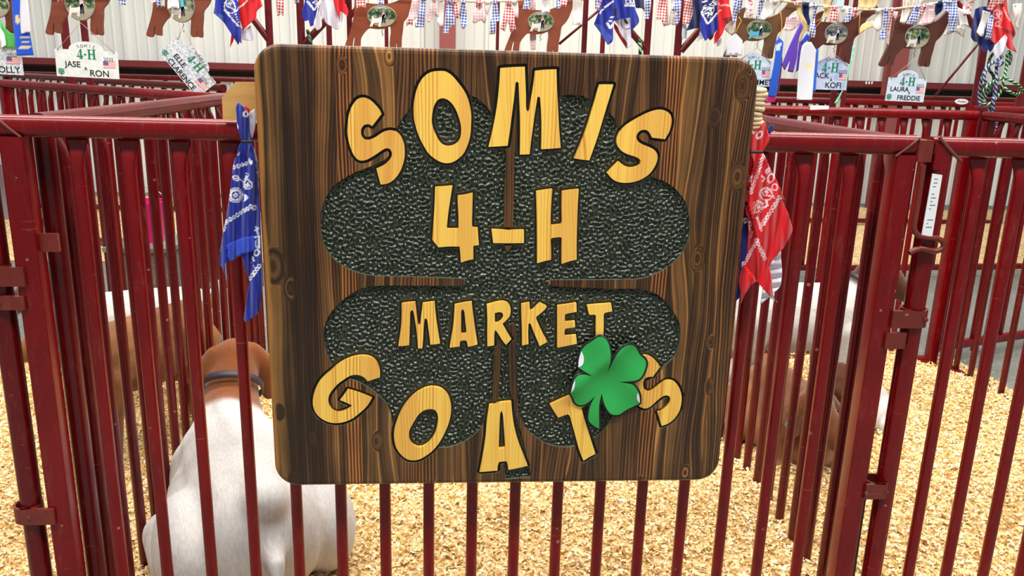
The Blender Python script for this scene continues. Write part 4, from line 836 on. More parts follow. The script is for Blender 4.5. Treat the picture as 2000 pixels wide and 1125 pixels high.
# kind, polygon, label, knot
STRIPS = [
 ('red', q4(111,122,-14,112,124,4), 'tip of a red gingham strip between ribbon and first whole goat cutout', 0),
 ('blue', q4(233,243,-14,234,246,11), 'tip of a blue spotted strip left of the second goat cutout', 0),
 ('floral', q4(296,306,-14,297,309,9), 'red patterned strip tip just left of the second goat cutout', 0),
 ('blue', q4(304,312,-14,306,314,15), 'blue patterned strip tip just left of the second goat cutout', 0),
 ('white', q4(311,321,-14,314,322,14), 'narrow white strip touching the tail of the second goat cutout', 0),
 ('white', q4(330,346,-14,327,350,18), 'white strip hanging over the photo of the second goat cutout', 0),
 ('red', q4(540,552,-14,542,554,31), 'red gingham strip hanging alone between two maroon posts', 0),
 ('blue', q4(576,584,-14,576,584,7), 'short blue grey strip tip in front of the post left of the blue bandana', 0),
 ('red', q4(698,713,-14,696,714,16), 'red gingham strip over the tail of the third goat cutout', 0),
 ('blue', q4(741,746,-14,739,748,10), 'short blue strip above the back of the third goat cutout', 0),
 ('pink', [(806,-8),(822,2),(822,30),(806,40),(797,34),(802,14)], 'pale pink strip at the neck of the third goat cutout', 0),
 ('red', q4(796,804,34,794,806,50), 'red gingham tail below the pale pink strip', 0),
 ('blue', [(822,-6),(832,-4),(830,18),(828,53),(818,53),(812,54),(810,48),(815,38),(819,18)], 'blue gingham strip right of the third goat cutout', 826),
 ('pink', [(844,-2),(852,-2),(854,14),(857,32),(851,33),(847,22),(844,36),(838,45),(829,38),(838,20)], 'pink gingham strip with two tails, first right of the third goat cutout', 848),
 ('white', [(858,0),(868,2),(867,26),(866,50),(858,52),(854,42),(857,22)], 'white muslin strip left of the longest blue strip', 863),
 ('blue', [(874,-2),(882,-1),(886,20),(889,48),(878,54),(876,66),(865,64),(868,46),(871,20)], 'longest blue gingham strip in front of the oxide wall column', 878),
 ('red', [(884,-2),(892,4),(898,26),(894,37),(887,30),(886,14)], 'short red gingham strip right of the longest blue strip', 888),
 ('blue', [(901,0),(908,1),(911,22),(912,50),(904,58),(900,48),(898,26)], 'blue gingham strip pointed at its end, right of the oxide wall column', 905),
 ('red', [(929,0),(944,2),(940,14),(930,15)], 'short red gingham knot end over the pink strips', 936),
 ('pink', [(930,12),(944,10),(950,38),(946,46),(940,40),(934,42),(928,46),(923,44),(926,24)], 'pink gingham strip under the red knot', 0),
 ('white', [(946,-2),(962,0),(958,14),(952,30),(947,20)], 'white muslin scrap left of a blue strip with a dark rod behind', 953),
 ('blue', [(962,-2),(971,0),(974,22),(976,40),(968,44),(967,66),(956,67),(958,44),(962,22)], 'blue gingham strip in front of the thinnest dark post', 966),
 ('red', [(988,-2),(998,0),(1002,22),(1008,58),(996,63),(994,46),(990,44),(986,62),(977,56),(984,28)], 'red gingham strip with two long tails left of the fourth goat cutout', 993),
 ('white', q4(1000,1011,0,1003,1012,36), 'white strip between red tails and the fourth goat cutout', 1004),
 ('blue', q4(1027,1036,-12,1023,1032,20), 'blue gingham strip just right of the tail of the fourth goat cutout', 0),
 ('pink', q4(1036,1044,-12,1034,1046,20), 'pink strip just above the back of the fourth goat cutout', 0),
 ('white', q4(1060,1072,-12,1058,1074,26), 'plain white strip above the back of the fourth goat cutout', 0),
 ('blue', q4(1090,1096,-12,1087,1094,19), 'blue gingham strip at the neck of the fourth goat cutout', 0),
 ('red', q4(1098,1110,-12,1093,1105,14), 'red gingham strip at the head of the fourth goat cutout', 0),
 ('white', [(1120,-10),(1136,-8),(1138,26),(1137,49),(1119,48),(1118,20)], 'wide white strip left of the maroon post beside the fourth goat cutout', 0),
 ('blue', q4(1164,1172,-12,1163,1172,18), 'blue gingham strip left of the folded blue bandana', 0),
 ('red', q4(1172,1179,-12,1166,1176,19), 'red gingham strip left of the folded blue bandana', 0),
 ('blue', q4(1263,1273,-10,1259,1267,39), 'blue gingham strip in front of the braced post', 0),
 ('red', [(1290,-10),(1303,-8),(1303,20),(1301,50),(1296,52),(1292,38),(1281,38),(1284,18)], 'wide red gingham strip between the two braced posts', 0),
 ('beige', q4(1303,1316,-4,1302,1318,50), 'cream striped strip behind a blue gingham strip', 0),
 ('blue', [(1318,-8),(1332,-6),(1330,20),(1326,44),(1320,51),(1318,42),(1321,24),(1312,20),(1315,14)], 'blue gingham strip with a side tail in front of the right braced post', 0),
 ('red', q4(1338,1352,-10,1333,1353,49), 'squarest red gingham strip left of the navy bandana', 0),
 ('white', [(1358,-8),(1372,-8),(1369,14),(1357,9)], 'small white tag left of the blue bandana with white print', 0),
 ('lightblue', q4(1334,1340,46,1332,1341,76), 'pale blue strip tail hanging below the squarest red strip', 0),
 ('blue', [(1433,-8),(1440,-6),(1440,20),(1438,43),(1430,43),(1432,20)], 'narrow dark blue checked strip left of the fifth goat cutout', 0),
 ('blue', [(1442,-8),(1452,-6),(1448,14),(1444,26),(1440,18)], 'short blue checked strip above the tail of the fifth goat cutout', 0),
 ('beige', [(1424,38),(1437,36),(1437,62),(1428,69),(1415,58)], 'beige striped strip tail beside the fifth goat cutout', 0),
 ('floral', [(1461,-8),(1474,-6),(1470,20),(1472,34),(1466,37),(1458,36),(1456,14)], 'floral strip above the fifth goat cutout', 0),
 ('blue', [(1484,-4),(1494,0),(1486,24),(1480,38),(1476,36),(1480,16)], 'slanting blue gingham strip above the fifth goat cutout', 1489),
 ('white', [(1496,-4),(1532,0),(1518,16),(1506,30),(1492,39),(1484,38),(1488,18)], 'large white patterned scrap above the fifth goat cutout', 1515),
 ('pink', [(1536,34),(1560,30),(1562,48),(1545,60),(1531,59),(1534,44)], 'pink checked scrap right of the fifth goat cutout', 0),
 ('red', [(1545,2),(1567,5),(1562,9),(1550,7)], 'small red gingham knot on the rope above the cream forked strip', 1556),
 ('navy', [(1566,4),(1590,6),(1586,30),(1580,50),(1570,34)], 'navy strip behind the cream forked strip', 1574),
 ('cream', [(1557,9),(1565,10),(1569,30),(1578,48),(1581,62),(1574,60),(1566,74),(1562,85),(1558,80),(1562,60),(1563,40),(1556,20)], 'cream forked strip hanging over the purple ribbon', 1561),
 ('white', [(1581,8),(1590,9),(1589,34),(1586,56),(1578,54),(1579,28)], 'white strip left of the blue strip at the sixth goat cutout', 1584),
 ('blue', [(1590,8),(1597,12),(1592,34),(1593,58),(1592,73),(1584,74),(1582,46),(1588,42),(1588,26)], 'blue gingham strip over the tail of the sixth goat cutout', 1593),
 ('cream', [(1607,-6),(1622,-4),(1622,16),(1616,36),(1608,30),(1611,16)], 'cream strip left of the red strip at the sixth goat cutout', 1613),
 ('red', q4(1624,1637,18,1620,1635,43), 'red gingham strip above the back of the sixth goat cutout', 1630),
 ('white', [(1636,10),(1660,12),(1656,32),(1645,45),(1634,44)], 'white patterned strip between chain and red strip', 1646),
 ('blue', [(1657,20),(1663,20),(1659,42),(1648,44),(1653,32)], 'blue strip at the neck of the sixth goat cutout', 0),
 ('red', [(1665,15),(1680,17),(1674,28),(1664,35),(1662,26)], 'short red gingham strip at the neck of the sixth goat cutout', 1672),
 ('cream', [(1680,-8),(1722,-6),(1712,12),(1700,18),(1678,16),(1676,4)], 'wide cream cloth above the head of the sixth goat cutout', 0),
 ('cream', [(1686,46),(1706,40),(1706,52),(1692,58),(1678,68),(1680,54)], 'cream scrap under the chin of the sixth goat cutout', 0),
 ('white', [(1708,16),(1726,18),(1724,40),(1722,56),(1714,62),(1704,52),(1710,34)], 'white muslin strip right of the head of the sixth goat cutout', 1716),
 ('blue', [(1727,16),(1735,17),(1734,44),(1729,76),(1717,79),(1720,60),(1726,58),(1725,36)], 'long blue gingham strip between the last two goat cutouts', 1731),
 ('red', [(1738,15),(1746,17),(1742,34),(1736,60),(1732,58),(1737,32)], 'narrow red gingham strip left of the last goat cutout', 1742),
 ('pink', [(1745,22),(1755,22),(1750,40),(1743,30),(1738,66),(1736,88),(1731,86),(1734,60)], 'long narrow pink strip tail left of the last goat cutout', 0),
 ('beige', [(1764,-8),(1808,-8),(1800,8),(1790,14),(1776,30),(1768,46),(1757,44),(1762,20)], 'wide beige striped cloth above the last goat cutout', 0),
 ('blue', [(1787,12),(1799,13),(1795,32),(1790,48),(1770,46),(1780,26)], 'slanting blue gingham strip above the last goat cutout', 1793),
 ('red', [(1802,10),(1809,12),(1802,28),(1796,36),(1797,22)], 'narrow slanting red strip above the last goat cutout', 1806),
 ('pink', [(1812,14),(1826,18),(1829,34),(1822,42),(1806,48),(1792,49),(1803,30)], 'pink gingham strip at the neck of the last goat cutout', 1818),
 ('navy', [(1828,6),(1842,4),(1840,20),(1829,30),(1826,18)], 'small navy scrap over the neck of the last goat cutout', 1836),
 ('blue', [(1842,2),(1868,-2),(1871,24),(1868,52),(1862,63),(1854,60),(1852,36),(1853,24),(1843,20)], 'broadest blue gingham strip over the head of the last goat cutout', 1855),
 ('white', [(1870,14),(1884,22),(1893,54),(1882,48),(1872,56)], 'white scrap behind the broadest blue strip', 0),
 ('beige', [(1856,54),(1874,50),(1886,58),(1882,73),(1866,62),(1856,66),(1844,70),(1848,60)], 'beige striped strip ends below the broadest blue strip', 0),
 ('floral', [(1882,-8),(1908,-8),(1900,10),(1896,28),(1882,28),(1880,10)], 'floral scrap left of the halter rope post', 0),
 ('beige', [(1978,8),(1997,6),(1995,34),(1988,58),(1983,50),(1980,28)], 'beige striped strip at the right photo edge', 0),
]
for i, (kd_, pl_, lb, kn) in enumerate(STRIPS): strip(kd_, pl_, lb, YG-0.012 if kd_ in ('blue', 'red') else YG, kn or None, i)
strip('pink', [(1037,-10),(1043,-10),(1044,40),(1047,66),(1046,97),(1037,98),(1035,66),(1038,40)], 'faded pink checked strip hanging behind the legs of the fourth goat cutout', 1.905, None, 3)

# ---- bandana bundles on the garland
def Z5(o, k): return lambda pts: zz(o, k, pts)
A5 = Z5((250,0), 5.922); B5 = Z5((500,0), 10.0); C5 = Z5((1100,0), 10.0); D5 = Z5((1290,0), 10.0); E5 = Z5((1860,0), 4.014)
YB = 1.82
FOLD = [(0.008, 0.17, 0.03, 0.5), (0.005, 0.38, -0.05, 1.4)]
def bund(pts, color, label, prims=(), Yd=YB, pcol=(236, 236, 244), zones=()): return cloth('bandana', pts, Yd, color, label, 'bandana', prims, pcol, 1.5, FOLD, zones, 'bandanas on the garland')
bund(A5([(1265,-90),(1020,-90),(1000,90),(990,150),(1100,250),(1180,370),(1278,522),(1290,480),(1314,505),(1305,330),(1280,100)]), BLUE, 'blue paisley bandana on the garland left of the sign', [('comma',*A5([(1180,40)])[0],9,0.6),('dots',*A5([(1110,110)])[0],*A5([(1285,310)])[0],13,1.7),('ring',*A5([(1200,60)])[0],14,16,0.5,1.0),('dots',*A5([(1240,150)])[0],*A5([(1280,270)])[0],4,1.3)], Yd=YB-0.01, zones=[(A5([(990,150),(1100,180),(1100,250),(1060,215)]), (60, 90, 170))])
bund(A5([(1265,-90),(1290,200),(1330,350),(1400,280),(1480,200),(1490,130),(1555,70),(1510,-90)]), RED_, 'red bandana on the garland just left of the braced post', [('line',1.2,A5([(1280,95),(1330,50),(1380,0)])),('line',1.0,A5([(1330,60),(1380,10)]))])
bund(A5([(1300,310),(1310,430),(1330,465),(1440,470),(1450,420),(1420,290),(1340,345)]), WHT, 'white bandana corner below the red bandana left of the sign', Yd=YB+0.02)
bund(A5([(1195,385),(1180,548),(1215,480),(1225,430)]), RED_, 'thin red bandana tip below the blue bandana left of the sign', Yd=YB+0.015)
bund(B5([(970,-140),(940,100),(905,200),(905,330),(960,415),(1030,390),(1060,520),(1120,490),(1180,250),(1260,-140)]), BLUE, 'blue bandana hanging beside the post above the sign corner', [('dots',*B5([(1000,20)])[0],*B5([(1140,200)])[0],6,2.2),('dots',*B5([(1140,200)])[0],*B5([(1250,30)])[0],6,2.0),('line',0.9,B5([(1120,40),(1180,10),(1220,50),(1160,90)])),('dots',*B5([(1100,60)])[0],*B5([(1200,60)])[0],5,0.8)], Yd=YB-0.01, zones=[(B5([(1105,-50),(1240,-50),(1200,130),(1100,80)]), (14, 20, 70))])
bund(B5([(1262,-140),(1200,230),(1130,470),(1190,600),(1260,560),(1290,480),(1262,300),(1270,60)]), WHT, 'narrow white bandana fold right of the blue bandana above the sign corner', [('dots',*B5([(1260,60)])[0],*B5([(1215,230)])[0],6,1.2)], pcol=(90, 100, 130), Yd=YB-0.014)
bund(B5([(1270,-140),(1265,300),(1320,325),(1345,420),(1400,480),(1480,520),(1560,580),(1620,570),(1680,430),(1700,300),(1650,150),(1500,-140)]), WHT, 'large white bandana between blue and red above the sign', (), Yd=YB)
bund(B5([(1480,-140),(1560,200),(1610,310),(1630,430),(1640,210),(1700,250),(1790,320),(1800,200),(1740,60),(1700,-140)]), RED_, 'red bandana with a long thin tip above the sign', (), Yd=YB-0.016)
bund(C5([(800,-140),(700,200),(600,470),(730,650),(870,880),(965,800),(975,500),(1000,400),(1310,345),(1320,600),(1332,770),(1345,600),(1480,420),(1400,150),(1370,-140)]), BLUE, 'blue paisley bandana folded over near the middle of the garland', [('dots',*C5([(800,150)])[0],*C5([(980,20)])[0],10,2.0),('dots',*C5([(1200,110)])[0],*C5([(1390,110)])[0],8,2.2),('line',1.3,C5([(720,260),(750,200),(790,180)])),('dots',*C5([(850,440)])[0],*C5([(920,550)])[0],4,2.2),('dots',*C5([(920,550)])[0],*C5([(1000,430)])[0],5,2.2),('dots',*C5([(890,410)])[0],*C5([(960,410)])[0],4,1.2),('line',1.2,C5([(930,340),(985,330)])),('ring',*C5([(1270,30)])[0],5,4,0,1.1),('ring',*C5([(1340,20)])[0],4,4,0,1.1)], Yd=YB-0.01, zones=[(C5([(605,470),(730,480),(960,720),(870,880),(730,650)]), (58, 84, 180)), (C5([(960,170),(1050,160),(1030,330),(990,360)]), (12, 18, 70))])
bund(C5([(1000,400),(1070,500),(1130,680),(1240,830),(1255,942),(1330,885),(1322,600),(1310,350),(1150,340)]), WHT, 'white bandana with a black print under the folded blue bandana', [('ring',*C5([(1260,420)])[0],13,15,0.6,0.7),('poly',C5([(1170,360),(1220,370),(1270,430),(1250,500),(1200,440)]))], pcol=(40, 40, 44), Yd=YB+0.012)
bund(C5([(992,450),(1000,560),(1238,955),(1242,830),(1112,650),(1060,520)]), (150, 16, 26), 'dark red bandana edge under the folded blue bandana', Yd=YB+0.02)
bund(C5([(1365,-140),(1420,160),(1540,165),(1590,230),(1580,60),(1560,-140)]), NAVY, 'navy cloth right of the folded blue bandana', Yd=YB+0.02)
bund(D5([(600,-140),(640,200),(580,420),(495,605),(720,550),(790,580),(800,-140)]), NAVY, 'navy bandana left of the blue bandana with white print', Yd=YB+0.01)
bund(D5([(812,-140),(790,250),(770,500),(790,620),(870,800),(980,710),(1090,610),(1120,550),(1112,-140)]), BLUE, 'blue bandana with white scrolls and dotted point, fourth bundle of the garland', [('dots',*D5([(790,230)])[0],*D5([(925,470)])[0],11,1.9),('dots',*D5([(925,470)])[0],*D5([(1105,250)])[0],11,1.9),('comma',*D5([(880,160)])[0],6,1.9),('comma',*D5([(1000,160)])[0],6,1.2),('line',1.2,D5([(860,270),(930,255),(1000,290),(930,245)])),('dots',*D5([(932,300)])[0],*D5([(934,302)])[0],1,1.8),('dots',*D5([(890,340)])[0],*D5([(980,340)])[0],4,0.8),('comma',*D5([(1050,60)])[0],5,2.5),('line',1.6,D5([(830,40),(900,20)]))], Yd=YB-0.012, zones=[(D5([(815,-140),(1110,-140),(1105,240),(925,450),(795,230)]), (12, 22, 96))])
bund(D5([(1112,-140),(1112,330),(1120,560),(1060,680),(1050,862),(1200,680),(1280,490),(1400,400),(1395,320),(1350,100),(1330,-140)]), RED_, 'red bandana with its end folded out, fourth bundle of the garland', [('line',1.8,D5([(1190,110),(1260,95),(1350,110)])),('line',1.2,D5([(1120,60),(1160,100)])),('dots',*D5([(1120,230)])[0],*D5([(1190,190)])[0],4,1.6)], pcol=(244, 170, 170), Yd=YB-0.004, zones=[(D5([(1210,360),(1400,320),(1400,410),(1290,480)]), (120, 10, 18))])
bund(D5([(770,610),(715,810),(840,740),(800,660)]), WHT, 'white corner below the blue bandana with scrolls', Yd=YB+0.02)
bund(D5([(1085,820),(1110,912),(1190,850),(1202,760),(1190,720)]), WHT, 'white corner below the red folded bandana', Yd=YB+0.02)
bund(D5([(935,745),(970,792),(1022,740),(1055,640),(980,690)]), (130, 12, 22), 'dark red corner under the blue bandana with scrolls', Yd=YB+0.02)
bund(E5([(180,70),(145,280),(170,325),(195,330),(260,425),(270,380),(300,410),(330,350),(310,200),(300,60),(240,50)]), (20, 34, 110), 'navy bandana above the knotted halter ropes', Yd=YB)
bund(E5([(322,400),(345,472),(400,400),(430,300),(412,272),(340,350)]), WHT, 'white bandana tip above the knotted halter ropes', Yd=YB-0.02)
bund(E5([(320,-60),(318,150),(300,310),(345,350),(410,275),(430,370),(505,412),(470,320),(495,260),(440,100),(425,-60)]), RED_, 'red paisley bandana above the knotted halter ropes', [('comma',*E5([(370,110)])[0],7,1.0),('ring',*E5([(345,110)])[0],6,8,0.2,1.0),('dots',*E5([(330,200)])[0],*E5([(385,215)])[0],7,1.2),('line',1.2,E5([(400,60),(430,130),(450,160)])),('ring',*E5([(355,185)])[0],4,4,0.7,0.9)], pcol=(244, 180, 180), Yd=YB-0.014, zones=[(E5([(395,220),(490,250),(480,285),(410,250)]), (130, 10, 20))])
strip('white', E5([(240,80),(300,100),(275,180),(240,285),(215,285),(190,250),(225,150)]), 'white strip over the navy bandana at the halter ropes', YB-0.03, None, 5)
strip('blue', E5([(290,110),(325,120),(318,200),(300,310),(255,305),(275,200)]), 'blue gingham strip over the navy bandana at the halter ropes', YB-0.034, None, 6)
strip('red', E5([(320,-40),(420,-40),(425,20),(350,45),(300,90),(270,70)]), 'red gingham strip above the red paisley bandana at the halter ropes', YB-0.03, None, 7)

# ---- goat cutouts
GOAT = [(265,172),(305,158),(296,190),(284,225),(280,262),(330,262),(400,266),(470,266),(530,256),(590,235),(640,210),(690,160),(722,118),(735,92),(752,98),(775,64),(790,76),(815,84),(850,108),(863,138),(846,165),(805,180),(778,200),(752,225),(735,265),(715,320),(685,370),(650,410),(640,480),(628,560),(622,640),(600,648),(584,640),(580,570),(573,640),(535,645),(520,630),(522,560),(530,500),(525,452),(470,475),(400,482),(335,478),(290,520),(262,565),(258,600),(255,640),(225,640),(196,630),(204,580),(208,548),(195,570),(175,650),(140,655),(120,640),(130,600),(165,510),(190,430),(205,350),(212,260),(222,205)]
def goat_wood(name, rgb):
    t = NT(name); p = t.coord(); n1 = t.noise(t.mapping(p, (6, 6, 90)), 1.0, 4, 0.6, 1.2); n2 = t.noise(p, 8, 2); c = s2l(rgb)
    col = t.mix(n1, tuple(v*0.62 for v in c), tuple(v*1.4 for v in c)); col = t.mix(t.math('MULTIPLY', n2, 0.3), col, tuple(v*0.7 for v in c)); return t.out(col, 0.5)
def photo_mat(name, seed, bgc=(60, 92, 58), lo=(196, 188, 160), sky=(200, 212, 220)):
    t = NT(name); p = t.mapping(t.coord(), (1, 1, 1), (seed*3.1, 0, seed*1.7)); n1 = t.noise(p, 60, 4, 0.7); n2 = t.noise(p, 130, 2)
    z = t.node('ShaderNodeSeparateXYZ', {'Vector': t.coord('Generated')}).outputs[2]
    fol = t.ramp(n1, [(0.38, s2l((22, 34, 22))), (0.5, s2l(bgc)), (0.6, s2l((150, 160, 110))), (0.7, s2l(sky))])
    gr = t.mix(n2, s2l(lo), tuple(v*0.6 for v in s2l(lo))); col = t.mix(t.ramp(z, [(0.30, (1,1,1)), (0.40, (0,0,0))]), fol, gr); col = t.mix(t.ramp(z, [(0.84, (0,0,0)), (0.95, (1,1,1))]), col, s2l(sky))
    return t.out(col, 0.12, 0, 0.6, 0.5)
M_RIM = plain('photo_rim', (150, 145, 120), 0.25, 0.2); M_PGOAT = plain('printed_white_goat', (240, 236, 230), 0.3); M_PSHIRT = plain('printed_shirt', (226, 190, 200), 0.4); M_PSHIRT2 = plain('printed_green_shirt', (110, 140, 130), 0.4); M_PJEAN = plain('printed_trousers', (40, 44, 74), 0.4); M_PSKIN = plain('printed_skin', (214, 160, 130), 0.4); M_PCYAN = plain('printed_cyan', (90, 190, 225), 0.4)
YGT = 1.885
def goat_cutout(label, cx, cy, s_, rgb, oval, seed, tail=True, shirt=None, hide_leg=0, chain=False, cord=None, tilt=0.0, gcol=None, bgc=(60, 92, 58)):
    O = on(cx, cy, YGT); k_ = (YGT+1.5)/F*1.02*s_; t = thing('goat_cutout', label, 'goat cutout', O, 0, 'wooden goat cutouts hung on the garland'); t.rotation_euler = (0, tilt, 0)
    L = crom([((x-452)*k_, -(y-370)*k_) for x, y in GOAT], 12*k_, 70); m = goat_wood('cutout_wood', rgb); o = slab([L], -0.008, 0.008).obj('board', m, t); weld(o)
    # domed oval photograph
    a, b_ = oval[0]/2*k_/s_, oval[1]/2*k_/s_; R = []
    for f, d in ((1.0, -0.0075), (1.0, -0.011), (0.93, -0.0125), (0.92, -0.0115)): R.append([(a*f*math.cos(2*PI*q/28), d, b_*f*math.sin(2*PI*q/28)) for q in range(28)])
    mb = MB(); mb.loft(R, False); fr = mb.obj('photo_frame', M_RIM, t, True)
    R = []
    for f, d in ((0.93, -0.0115), (0.7, -0.0122), (0.4, -0.0126)): R.append([(a*f*math.cos(-2*PI*q/28), d, b_*f*math.sin(-2*PI*q/28)) for q in range(28)])
    mb = MB(); mb.loft(R, False); mb.add(R[-1], [tuple(range(28))]); ph = mb.obj('photo', photo_mat('oval_photo', seed, bgc), t, True); ph['label'] = 'oval photograph of a child with a goat'
    gk = k_*0.42*oval[0]/50/s_*0.19/0.19
    gk = a*2/745*0.55; G2 = crom([((x-452)*gk-a*0.32, -(y-370)*gk-b_*0.42) for x, y in GOAT], 30*gk, 70)
    slab([G2], -0.0136, -0.0129).obj('printed_goat', gcol or M_PGOAT, ph)
    fx, fz = a*0.12, -b_*0.60; h = b_*1.15; w_ = a*0.11
    body = [(fx-w_, fz+h*0.42), (fx-w_*0.9, fz+h*0.80), (fx, fz+h*0.86), (fx+w_*0.9, fz+h*0.80), (fx+w_*1.1, fz+h*0.42)]
    slab([np.array(body)], -0.0136, -0.0129).obj('printed_shirt', shirt or M_PSHIRT, ph)
    slab([np.array([(fx-w_, fz+h*0.44), (fx+w_, fz+h*0.44), (fx+w_*1.2, fz), (fx+w_*0.3, fz), (fx, fz+h*0.3), (fx-w_*0.3, fz), (fx-w_*1.1, fz)])], -0.0136, -0.0129).obj('printed_trousers', M_PJEAN, ph)
    hd = np.array([(fx+w_*0.75*math.cos(q*PI/5), fz+h*0.96+w_*0.85*math.sin(q*PI/5)) for q in range(10)]); slab([hd], -0.0137, -0.0129).obj('printed_head', M_PSKIN, ph)
    # hook below the belly and hanging lines above
    hook = [(0.0, -0.004, -b_-0.002), (0.004, -0.006, -b_-0.010), (-0.003, -0.006, -b_-0.018), (0.004, -0.006, -b_-0.027), (0.0, -0.004, -b_-0.034)]
    MB().tube(hook, 0.0014, 6).obj('hook', M_CHAIN, t, True)
    topz = [((330-452)*k_, -(262-370)*k_), ((600-452)*k_, -(232-370)*k_)]
    for (x, z) in topz:
        ztop = on(cx, rope_y(cx)-3, YGT).z-O.z
        if chain:
            mb = MB(); n = max(3, int((ztop+0.05-z)/0.008))
            for q in range(n):
                zc = z+0.004+q*0.0085; e = 0.0052; ring_ = [(x+q*0.0022+(e*0.55*math.cos(2*PI*j/10) if q % 2 else 0), -0.002+(0 if q % 2 else e*0.55*math.cos(2*PI*j/10)), zc+e*math.sin(2*PI*j/10)) for j in range(11)]
                mb.tube(ring_, 0.0011, 5, False)
            mb.obj('chain', M_CHAIN, t, True)
        else: MB().tube([(x, 0, z-0.004), (x*0.9, -0.01, max(ztop, z+0.02))], 0.0011, 6).obj('hanging_wire', M_CORD, t, True)
    return t
goat_cutout('reddish brown wooden goat cutout cut off by the left photo edge', -8, 11, 0.19, (104, 56, 38), (50, 42), 1, tilt=0.0)
goat_cutout('wooden goat cutout above the white arched name plate', 158, 6, 0.192, (128, 62, 40), (52, 60), 2)
goat_cutout('wooden goat cutout above the tilted name plate', 355, 11, 0.192, (132, 64, 42), (48, 58), 3, shirt=M_PCYAN, bgc=(96, 104, 110))
goat_cutout('orange brown wooden goat cutout above the left half of the sign', 746, 32, 0.200, (140, 66, 32), (53, 37), 4)
goat_cutout('orange brown wooden goat cutout above the middle of the sign, wide clean outline', 1056, 43, 0.196, (142, 72, 46), (49, 35), 5)
goat_cutout('dull brown wooden goat cutout above the top right corner of the sign', 1481, 58, 0.186, (108, 72, 42), (48, 36), 6, shirt=M_WHITE, gcol=M_PCYAN)
goat_cutout('dark brown wooden goat cutout hung on chains over the square name plate', 1631, 66, 0.190, (92, 44, 34), (45, 38), 7, chain=True, bgc=(88, 92, 130))
goat_cutout('dark brown wooden goat cutout hung on chains over the pale blue arched plate', 1789, 72, 0.196, (90, 46, 34), (49, 43), 8, chain=True, shirt=M_PSHIRT2, bgc=(54, 92, 40))
# ---- name plates
def text_mesh(s_, size, name='lettering', spacing=1.0, shear=0.0, offset=0.0):
    c = bpy.data.curves.new(name, 'FONT'); c.body = s_; c.size = size; c.align_x = 'CENTER'; c.align_y = 'CENTER'; c.space_character = spacing; c.shear = shear; c.resolution_u = 3; c.offset = offset; c.extrude = 0.0003
    o = bpy.data.objects.new(name, c); COL.objects.link(o); bpy.context.view_layer.update()
    me = bpy.data.meshes.new_from_object(o.evaluated_get(bpy.context.evaluated_depsgraph_get())); bpy.data.objects.remove(o); bpy.data.curves.remove(c); me.name = name; return me
SERIF4 = [[(0,18),(38,100),(52,100),(52,32),(64,32),(64,18),(52,18),(52,8),(62,4),(62,0),(24,0),(24,4),(34,8),(34,18)], [(12,32),(34,32),(34,80)]]
SERIFH = [(0,0),(0,5),(9,8),(9,92),(0,95),(0,100),(38,100),(38,95),(28,92),(28,56),(58,56),(58,92),(48,95),(48,100),(86,100),(86,95),(77,92),(77,8),(86,5),(86,0),(48,0),(48,5),(58,8),(58,46),(28,46),(28,8),(38,5),(38,0)]
def clover_loops(r):
    out = []
    for q in range(4):
        a = PI/4+q*PI/2; pts = [(0.10, 0), (0.42, 0.40), (0.80, 0.46), (1.0, 0.24), (0.88, 0), (1.0, -0.24), (0.80, -0.46), (0.42, -0.40)]
        out.append(crom([(r*(x*math.cos(a)-y*math.sin(a)), r*(x*math.sin(a)+y*math.cos(a))) for x, y in pts], r*0.2, 60))
    return out
def plate_mat(name, c0, c1, scale=120, rough=0.4, lo=0.35, hi=0.65):
    t = NT(name); p = t.coord(); n = t.noise(p, scale, 4, 0.7, 1.0); return t.out(t.mix(t.ramp(n, [(lo, (0,0,0)), (hi, (1,1,1))]), s2l(c0), s2l(c1)), rough, 0.0, 0.5)
